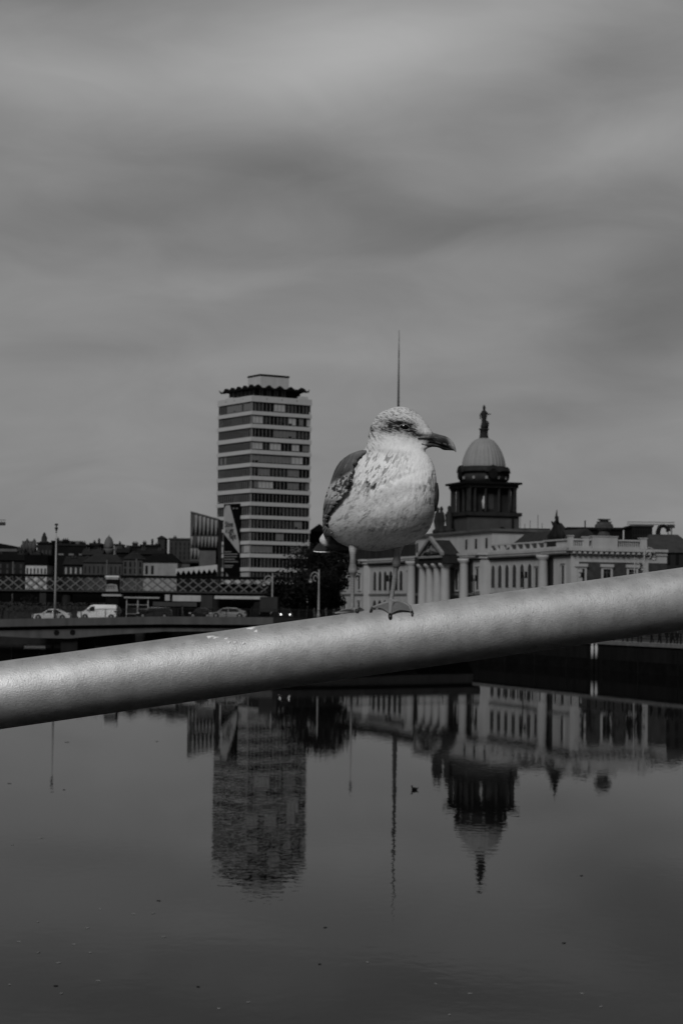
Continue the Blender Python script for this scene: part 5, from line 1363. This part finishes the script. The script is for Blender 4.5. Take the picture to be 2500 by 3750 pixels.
# ------------------------------------------------------------------ people, cyclist
M_skin = mat('skin', .22, .6, .1, 3); M_coat = mat('coat_dark', .012, .9, .3, 3); M_coatl = mat('coat_light', .10, .9, .3, 3); M_hair = mat('hair', .01, .8, .2, 3)
def person(label, x, y, z, face=0, h=1.72, coat=M_coat, stride=.18, group=None):
    E = empty('person', (x, y, z), face, label, 'person', group); k = h/1.72
    me = bpy.data.meshes.new('body')
    J = {'pel': (0, 0, .95), 'wai': (0, 0, 1.12), 'che': (0, -.02, 1.34), 'nek': (0, -.01, 1.48), 'hea': (0, -.03, 1.60), 'top': (0, -.02, 1.70),
         'hl': (-.1, 0, .90), 'kl': (-.11, -stride, .50), 'al': (-.11, -stride*.9, .08), 'tl': (-.11, -stride*.9-.18, .03),
         'hr': (.1, 0, .90), 'kr': (.11, stride*.3, .50), 'ar': (.11, stride*1.2, .09), 'tr': (.11, stride*1.2-.17, .03),
         'sl': (-.19, 0, 1.42), 'el': (-.25, .05, 1.14), 'wl': (-.24, -.10, .90), 'fl': (-.23, -.14, .80), 'sr': (.19, 0, 1.42), 'er': (.25, .0, 1.14), 'wr': (.24, -.12, .90), 'fr': (.23, -.16, .80)}
    rad = dict(pel=.15, wai=.135, che=.16, nek=.06, hea=.095, top=.06, hl=.09, kl=.062, al=.042, tl=.035, hr=.09, kr=.062, ar=.042, tr=.035, sl=.07, el=.05, wl=.034, fl=.028, sr=.07, er=.05, wr=.034, fr=.028)
    names = list(J); ed = [('pel','wai'),('wai','che'),('che','nek'),('nek','hea'),('hea','top'),('pel','hl'),('hl','kl'),('kl','al'),('al','tl'),('pel','hr'),('hr','kr'),('kr','ar'),('ar','tr'),('che','sl'),('sl','el'),('el','wl'),('wl','fl'),('che','sr'),('sr','er'),('er','wr'),('wr','fr')]
    me.from_pydata([tuple(c*k for c in J[n]) for n in names], [(names.index(a), names.index(b)) for a, b in ed], [])
    o = bpy.data.objects.new('body', me); COL.objects.link(o); o.parent = E; me.materials.append(coat)
    o.modifiers.new('skin', 'SKIN')
    for i, n in enumerate(names): me.skin_vertices[0].data[i].radius = (rad[n]*k, rad[n]*k*.85)
    me.skin_vertices[0].data[0].use_root = True
    sb = o.modifiers.new('sub', 'SUBSURF'); sb.levels = 1; sb.render_levels = 1
    q = MB(); q.lathe([(.02, 1.70*k), (.08*k, 1.68*k), (.105*k, 1.62*k), (.10*k, 1.56*k)][::-1], 0, .0, 12, 0, 1, 1.1); q.build('hair', M_hair, E, True)
    q = MB(); q.lathe([(.03, 1.50*k), (.07*k, 1.53*k), (.085*k, 1.60*k), (.03, 1.66*k)], 0, -.06*k, 12, 0, .9, .7); q.build('face', M_skin, E, True)
    return E
def brperson(X, dy, lab, **kw): x, y, z = at_bridge(X, dy); return person(lab, x, y, z, **kw)
brperson(668, 1.0, 'pedestrian in a pale jacket walking on the bridge between the two black cars', face=math.pi/2, coat=M_coatl)
brperson(10, 1.2, 'pedestrian in dark clothes at the far left edge of the bridge', face=-math.pi/2)
brperson(920, 14, 'pedestrian in a dark coat right of the silver hatchback', face=math.pi/2)
def cyclist():
    x, y, z = at_bridge(440, 1.3); B = empty('bicycle', (x, y, z), 0, 'dark bicycle ridden left behind the white van', 'bicycle')
    for sx in (-.52, .52):
        q = MB(); pts = [(sx+.33*math.cos(t), 0, .34+.33*math.sin(t)) for t in np.linspace(0, 2*math.pi, 25)]; q.tube(pts, .022, 6); q.build('wheel', M_tyre, B)
    q = MB(); 
    for a, b in (((-.52, 0, .34), (-.38, 0, .92)), ((-.40, 0, .80), (.15, 0, .78)), ((-.38, 0, .70), (.0, 0, .32)), ((.0, 0, .32), (.17, 0, .88)), ((.0, 0, .32), (.52, 0, .34)), ((.52, 0, .34), (.15, 0, .78)), ((-.38, -.22, .96), (-.38, .22, .96))): q.tube([a, b], .022, 6)
    q.build('frame', M_black, B)
    q = MB(); q.box(.06, .32, -.07, .07, .88, .93); q.build('saddle', M_tyre, B)
    E = empty('person', (x, y, z), 0, 'cyclist in a pale top riding left on the bridge, leaning over the handlebars', 'person')
    me = bpy.data.meshes.new('body'); J = [(.17, 0, .98), (.05, 0, 1.2), (-.08, 0, 1.42), (-.14, 0, 1.52), (-.20, 0, 1.64), (.14, -.1, .95), (-.14, -.11, .82), (.02, -.11, .42), (-.1, -.11, .36), (.14, .1, .95), (-.08, .11, .62), (.0, .11, .22), (-.12, .11, .18), (-.10, -.18, 1.40), (-.20, -.22, 1.14), (-.38, -.2, .99), (-.10, .18, 1.40), (-.20, .22, 1.14), (-.38, .2, .99)]
    ed = [(0,1),(1,2),(2,3),(3,4),(0,5),(5,6),(6,7),(7,8),(0,9),(9,10),(10,11),(11,12),(2,13),(13,14),(14,15),(2,16),(16,17),(17,18)]
    rr = [.15,.13,.14,.06,.10,.09,.065,.045,.035,.09,.065,.045,.035,.065,.045,.032,.065,.045,.032]
    me.from_pydata(J, ed, []); o = bpy.data.objects.new('body', me); COL.objects.link(o); o.parent = E; me.materials.append(M_coatl); o.modifiers.new('skin', 'SKIN')
    for i, r_ in enumerate(rr): me.skin_vertices[0].data[i].radius = (r_, r_*.85)
    me.skin_vertices[0].data[0].use_root = True; o.modifiers.new('sub', 'SUBSURF').levels = 1
    q = MB(); q.lathe([(.03, 1.58), (.11, 1.62), (.11, 1.68), (.03, 1.76)], -.20, 0, 12); q.build('helmet', M_hair, E, True)
cyclist()

# ------------------------------------------------------------------ lamps
M_pole = mat('pole_grey', .30, .6, .15, 1.5)
def tall_pole(X, Yt, D, label):
    t = P(X, Yt, D); zb = decktop(min(X, 1750))-.25; E = empty('tall_lamp_pole', (t.x, D, zb), 0, label, 'lamp post', 'tall slim lamp poles on the road bridge'); H = t.z-zb
    q = MB(); q.tube([(0, 0, 0), (0, 0, H*.45), (0, 0, H*.9)], [.17, .13, .07], 12); q.build('pole', M_pole, E, True)
    q = MB(); q.lathe([(.07, H*.9), (.10, H*.93), (.22, H*.945), (.22, H*.955), (.08, H*.965), (.08, H*.975), (.26, H*.985), (.22, H*.995), (.05, H)], n=12); q.build('lamp_head', bmat(.03), E, True)
tall_pole(207, 1917, BY+.8, 'tall slim pale pole at left rising high above the bridge traffic')
tall_pole(1293, 1927, BY+.8, 'tall slim pale pole hidden mostly behind the left leg of the gull')
def ornate(X, Yt, Yb, D, label, side=-1, sc=1.0, zb=None):
    t = P(X, Yt, D); zb = GZ if zb is None else zb; E = empty('ornate_lamp_post', (P(X, Yb, D).x, D, zb), 0, label, 'lamp post', 'ornate lamp posts along the quay and bridge'); H = t.z-zb
    q = MB(); q.lathe([(.28*sc, 0), (.28*sc, .5), (.16*sc, .8), (.11*sc, H*.5), (.09*sc, H-.2), (.04, H)], n=10); q.build('post', M_pole, E, True)
    q = MB(); a = []
    for t_ in np.linspace(-.2, math.pi*.98, 14): a.append((side*(.62*sc-.62*sc*math.cos(t_)), 0, H-1.3*sc+.85*sc*math.sin(t_)))
    q.tube(a, .07*sc, 7); 
    a2 = [(side*(.5*sc-.3*sc*math.cos(t_)), 0, H-1.35*sc+.42*sc*math.sin(t_)) for t_ in np.linspace(0, 2*math.pi*.8, 14)]; q.tube(a2, .06*sc, 6)
    q.build('swan_neck', M_pole, E, True)
    q = MB(); lx = side*1.22*sc; q.lathe([(.06, H-1.35*sc), (.12*sc, H-1.45*sc), (.30*sc, H-1.62*sc), (.30*sc, H-1.72*sc)], lx, 0, 12); ln = q.build('lantern', bmat(.14), E, True)
    q = MB(); q.lathe([(.27*sc, H-1.723*sc), (.25*sc, H-1.95*sc), (.1*sc, H-2.05*sc)], lx, 0, 12); q.build('lantern_glass', mat('lantern_glass', .38, .3, .1, 2), ln, True)
ornate(1166, 2085, 2240, 300, 'ornate swan-neck lamp post standing in front of the dark trees', zb=decktop(1166)-.2)
ornate(996, 2098, 2240, 305, 'ornate swan-neck lamp post in front of the tower foot and lattice bridge', zb=decktop(996)-.2)
ornate(2358, 1992, 2120, 285, 'ornate swan-neck lamp post at the right end of the domed building', side=1, sc=1.15)
ornate(2322, 2040, 2140, 300, 'ornate swan-neck lamp post in front of the third sash window of the end wall', side=1)
ornate(1905, 2058, 2160, 330, 'ornate lamp post in front of the arched windows of the near wing', side=1)
ornate(1510, 2075, 2200, 372, 'ornate lamp post left of the column portico', side=1, sc=1.2)
ornate(1736, 2075, 2200, 350, 'ornate lamp post right of the column portico', side=-1)
for X, Yt, lab in ((48, 2056, 'short pale pole behind the lattice bridge at the far left'), (392, 2052, 'short pale pole behind the dark advertising kiosk'), (500, 2046, 'short pale pole in front of the brick house')):
    t = P(X, Yt, 436); E = empty('short_pole', (t.x, 436, GZ), 0, lab, 'pole', 'short pale poles behind the lattice bridge'); q = MB(); q.tube([(0, 0, 0), (0, 0, t.z-GZ)], .16, 8); q.build('pole', bmat(.12), E)
def traffic(X, Y, D, label):
    p = P(X, Y, D); E = empty('traffic_light', (p.x, D, GZ), 0, label, 'traffic light', 'traffic lights on the quay'); z = p.z-GZ
    q = MB(); q.tube([(0, 0, 0), (0, 0, z)], .07, 8); q.build('pole', M_black, E)
    for s_ in (-.33, .33):
        q = MB(); q.prism([(s_-.2, z-.55), (s_+.2, z-.55), (s_+.2, z+.5), (s_-.2, z+.5)], 'y', -.35, -.08); hd = q.build('signal_head', M_black, E)
        for k in range(3):
            q = MB(); q.lathe([(.1, 0), (.1, .04)], 0, 0, 12); o = q.build('signal_lens', bmat(.012), hd); o.rotation_euler = (math.pi/2, 0, 0); o.location = (s_, -.35, z-.36+k*.33)
traffic(1917, 2105, 322, 'double traffic light in front of the arched windows of the near wing')
traffic(1426, 2118, 335, 'double traffic light seen between the legs of the gull')
traffic(1735, 2117, 330, 'double traffic light right of the column portico')

# ------------------------------------------------------------------ kiosk, hoardings, street clutter below the lattice bridge
def kiosk():
    D = 300; c = P(411, 2140, D); E = empty('advertising_kiosk', (c.x, D, 0), 0, 'black kiosk tower with pale cap and poster in front of the lattice bridge', 'kiosk')
    def L_(X, Y): p = P(X, Y, D); return p.x-c.x, p.z
    def bx(q, X0, X1, Y0, Y1, y0, y1): a = L_(X0, Y0); b = L_(X1, Y1); q.box(a[0], b[0], y0, y1, b[1], a[1])
    q = MB(); bx(q, 390, 433, 2122, 2240, 0, 1.8); q.build('shaft', M_black, E)
    q = MB(); bx(q, 386, 436, 2108, 2115, -.2, 2); q.build('cap', bmat(.6), E)
    q = MB(); bx(q, 388, 433, 2115.1, 2122, -.1, 1.9); q.build('cap_underside', bmat(.3), E)
    q = MB(); bx(q, 374, 445, 2176, 2184, -.25, 2.05); q.build('ledge', bmat(.3), E)
    q = MB(); q.prism([L_(387, 2166), L_(433, 2166), L_(428, 2142), L_(405, 2138), L_(389, 2142)], 'y', -.1, -.003); po = q.build('poster', bmat(.25), E)
    q = MB(); rnd = random.Random(9)
    for X in (394, 402, 411, 420):
        a = L_(X, 2150); pts = [(a[0]+.16*math.cos(t), -.12, a[1]+.22*math.sin(t)) for t in np.linspace(0, 5.2, 9)]; q.tube(pts, .045, 5)
    q.build('poster_scrawl', M_black, po)
kiosk()
def panel(name, label, cat, X0, X1, Y0, Y1, D, v, dy=.4, zground=None, group=None, mats=None):
    a = P(X0, Y0, D); b = P(X1, Y1, D); zg = (decktop(min(max(X0, 0), 1700))-.3 if D < 300 else GZ) if zground is None else zground
    E = empty(name, (a.x, D, zg), 0, label, cat, group); W = b.x-a.x; z1 = a.z-zg; z0 = b.z-zg
    q = MB(); q.box(0, W, 0, dy, z0, z1); q.build('panel', mats or bmat(v), E)
    q = MB(); n = max(2, int(W/3)+1)
    for k in range(n): x = .1+(W-.2)*k/(n-1); q.box(x-.08, x+.08, dy+.005, dy+.16, 0, z1-.05)
    q.build('support_posts', bmat(.02), E); return E
panel('hoarding', 'long pale hoarding below the lattice bridge, left of the tower foot', 'hoarding', 632, 735, 2180, 2203, 420, .34)
panel('hoarding', 'grey lower hoarding in front of the long pale one', 'hoarding', 560, 720, 2204, 2222, 400, .05)
panel('long_canopy', 'long pale flat canopy below the lattice bridge in front of the tower foot', 'canopy', 785, 1018, 2182, 2196, 395, .34, 4)
panel('street_kiosk', 'small kiosk with a bright panel left of the long pale hoarding', 'kiosk', 604, 621, 2178, 2200, 415, .3, 2)
panel('grey_street_box', 'mid grey street cabinet wall right of the long pale hoarding', 'cabinet', 736, 778, 2180, 2230, 398, .035, 2)
panel('bill_board', 'narrow pale board right of the white-lit shrubs under the lattice bridge', 'board', 145, 168, 2172, 2215, 400, .03, .5)
for i, (X, D, h, w_, lab) in enumerate([(98, 330, 5.0, 4.6, 'pale-leaved shrub under the lattice bridge, left of the tall pole'), (10, 330, 4.0, 4, 'pale-leaved shrub at the far left edge under the lattice bridge'), (265, 335, 3.6, 4.5, 'small shrub between the saloon and the van'), (340, 335, 4.2, 3, 'small shrub behind the white van')]):
    tree('street_shrub', lab, gx(X, 2200, D), D, GZ, h, w_, 60+i, 'shrubs on the street behind the road bridge', 500, 'shrub', leaf=.3)
q = MB(); rnd = random.Random(12)
hedge_E = empty('roadside_hedge', (gx(100, 2220, 312), 312, GZ), 0, 'low grey hedge running along the street behind the saloon', 'hedge')
for _ in range(2600):
    p = Vector((rnd.uniform(-7, 14), rnd.uniform(0, 1.2), rnd.uniform(0, 1.5)+2.3)); u = Vector((rnd.gauss(0, 1), rnd.gauss(0, 1), rnd.gauss(0, 1))).normalized(); v = u.orthogonal().normalized(); s = rnd.uniform(.1, .3)
    q.add([p-u*s, p+v*s*.6, p+u*s, p-v*s*.6], [(0, 1, 2, 3)])
q.box(-7, 14, .1, 1.1, 0, 3.3)
q.build('foliage', mat('hedge_leaf', .035, .9, .6, 2), hedge_E, fix=False)
# dark frontage closing the street level behind the bridge
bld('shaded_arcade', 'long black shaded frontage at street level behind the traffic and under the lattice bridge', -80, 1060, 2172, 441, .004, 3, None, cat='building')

# ------------------------------------------------------------------ quay side, right
def quay_railing():
    E = empty('quay_railing', (quayx(200), 200, GZ+.25), 0, 'dark iron railing with square posts along the top of the quay wall', 'railing')
    q = MB(); y = 150.0
    while y < 262: x = quayx(y)-quayx(200)+.2; q.box(x-.06, x+.06, y-200-.06, y-200+.06, 0, 1.15); y += 2.2
    q.build('posts', M_black, E)
    q = MB()
    for z in (.4, .75, 1.1):
        a = quayx(150)-quayx(200)+.2; b = quayx(262)-quayx(200)+.2; q.tube([(a, -50, z), (b, 62, z)], .03, 6)
    q.build('rails', M_black, E)
quay_railing()
qp = [(2385, 222, 'pedestrian in dark coat on the quay below the right end of the pipe, leftmost'), (2412, 220, 'pedestrian bending slightly on the quay near the right edge'), (2440, 219, 'tall pedestrian on the quay near the right edge, in black'), (2462, 217, 'pedestrian in dark coat second from the right edge on the quay'), (2478, 217, 'pedestrian in dark coat closest to the right edge on the quay'), (2346, 226, 'lone pedestrian on the quay left of the group at the right edge')]
for i, (X, D, lab) in enumerate(qp):
    p = P(X, 2360, D); person(lab, p.x, D, GZ, face=random.uniform(-1, 1)+math.pi/2, group='people on the quay', h=1.65+.04*(i % 4))
for X, h_, ct, lab in ((1150, 1.7, M_coatl, 'pedestrian in a pale coat left of the lamp post before the dark trees'), (1193, 1.75, M_coatl, 'pedestrian in a pale coat just right of the lamp post before the dark trees'), (1222, 1.68, M_coatl, 'pedestrian in pale clothes left of the toes of the gull'), (1238, 1.8, M_coat, 'pedestrian in dark clothes at the left corner of the domed building')):
    x, y, z = at_bridge(X, 16); person(lab, x, y, z, face=1.2, h=h_, coat=ct)
def davit():
    D = 420; p = P(2432, 1985, D); E = empty('window_cleaning_arm', (p.x, D, GZ), 0, 'dark hooked roof arm right of the tall dark block on the skyline', 'roof crane')
    q = MB(); q.box(-.8, .8, 0, 1.5, 0, p.z-GZ); q.build('base', M_black, E)
    c = lambda X, Y: (P(X, Y, D).x-p.x, .6, P(X, Y, D).z-GZ)
    q = MB(); q.tube([c(2412, 1968), c(2410, 1948), c(2416, 1930), c(2430, 1925), c(2444, 1932), c(2449, 1946)], [.55, .5, .45, .38, .4, .55], 8); q.build('arm', mat('arm_dark', .015), E)
davit()
for i, X in enumerate((2130, 2200, 2265, 2305, 2500)):
    D = 234-(X-2175)*.055+6; p = P(X, 2300, D)
    tree('small_quay_tree', ['slim young tree on the quay hidden behind the pipe, first from the left', 'slim young tree on the quay hidden behind the pipe, second from the left', 'slim young tree on the quay hidden behind the pipe, third from the left', 'slim young tree on the quay hidden behind the pipe, fourth from the left', 'slim young tree on the quay at the right edge, below the pipe'][i], p.x+1, D, GZ, 5.5, 2.6, 80+i, 'young trees on the quay', 220, leaf=.22)
q = MB(); q.prism([(quayx(100)+.6, 100), (quayx(300)+.6, 300), (quayx(300)+9, 300), (quayx(100)+9, 100)], 'z', GZ+.001, GZ+.006); tag(q.build('quay_pavement', mat('pale_paving', .15, .9, .3, .5)), kind='structure')
q = MB(); q.prism([(quayx(100)+9.2, 100), (quayx(420)+9.2, 420), (quayx(420)+20, 420), (quayx(100)+20, 100)], 'z', GZ+.002, GZ+.006); tag(q.build('quay_road', M_road), kind='structure')

# ------------------------------------------------------------------ duck
def duck():
    p = PZ(1518, 2894, 0.0); E = empty('duck', (p.x, p.y, 0), 0, 'small dark duck swimming left on the still water', 'duck')
    q = MB(); n = 16; rows = [(-.115, .0, .02), (-.10, .03, .05), (-.05, .045, .062), (.02, .042, .058), (.08, .04, .04), (.11, .06, .024), (.145, .10, .012), (.155, .115, .003)]
    vs = [(x, r*1.1*math.cos(2*math.pi*k/n), z_+r*math.sin(2*math.pi*k/n)) for x, z_, r in rows for k in range(n)]
    q.add(vs, [(i*n+k, i*n+(k+1) % n, (i+1)*n+(k+1) % n, (i+1)*n+k) for i in range(len(rows)-1) for k in range(n)]+[tuple(range(n)), tuple(range((len(rows)-1)*n, len(rows)*n))])
    q.tube([(-.085, 0, .05), (-.105, 0, .10), (-.105, 0, .135), (-.115, 0, .165), (-.14, 0, .165)], [.035, .024, .024, .030, .012], 12)
    q.build('body', mat('duck_dark', .008, .8, .4, 20), E, True)
    q = MB(); q.tube([(-.14, 0, .163), (-.178, 0, .155)], [.010, .003], 8, 0, .6); q.build('beak', mat('duck_beak', .06), E, True)
    for s_ in (-1, 1):
        q = MB(); q.tube([(-.07, s_*.05, .07), (.0, s_*.064, .075), (.09, s_*.04, .07)], [.012, .028, .004], 8, 0, .45); q.build('wing', mat('duck_wing', .015), E, True)
duck()
# ------------------------------------------------------------------ specks floating on the water
def debris():
    M1 = mat('leaf_pale', .22, .7, .3, 30); M2 = mat('leaf_black', .01, .7, .3, 30)
    def first(m, lab, grp):
        q = MB(); q.prism([(.05*math.cos(a)*(1+.3*math.sin(3*a)), .028*math.sin(a)) for a in np.linspace(0, 2*math.pi, 12, endpoint=False)], 'z', -.002, .008)
        return tag(q.build('floating_leaf', m), lab, 'leaf', grp)
    A_ = first(M1, 'tiny pale leaf floating on the still foreground water', 'pale leaves floating on the water'); B_ = first(M2, 'tiny dark leaf floating on the still water', 'dark leaves floating on the water')
    pale = [(150, 3070), (45, 3095), (490, 3348), (560, 3346), (365, 3330), (320, 3400), (140, 3377), (70, 3450), (140, 3490), (270, 3460), (215, 3528), (35, 3608), (360, 3593), (225, 3640), (800, 3695), (910, 3672), (1595, 3605), (1720, 3640), (1645, 3718), (2130, 3640), (2200, 3688), (1345, 3525), (600, 3432), (330, 3490)]
    dark = [(245, 2719), (575, 2716), (582, 3300), (1190, 3398), (1170, 3532), (205, 3612), (235, 2893), (35, 2870), (2128, 3208), (725, 3615), (2065, 3455)]
    for src, L_ in ((A_, pale), (B_, dark)):
        for i, (X, Y) in enumerate(L_):
            o = src if i == 0 else src.copy()
            if i: COL.objects.link(o)
            p = PZ(X, Y, 0.004); o.location = p; o.rotation_euler = (0, 0, i*1.3); s = p.y/40*.8; o.scale = (s, s, 1)
debris()
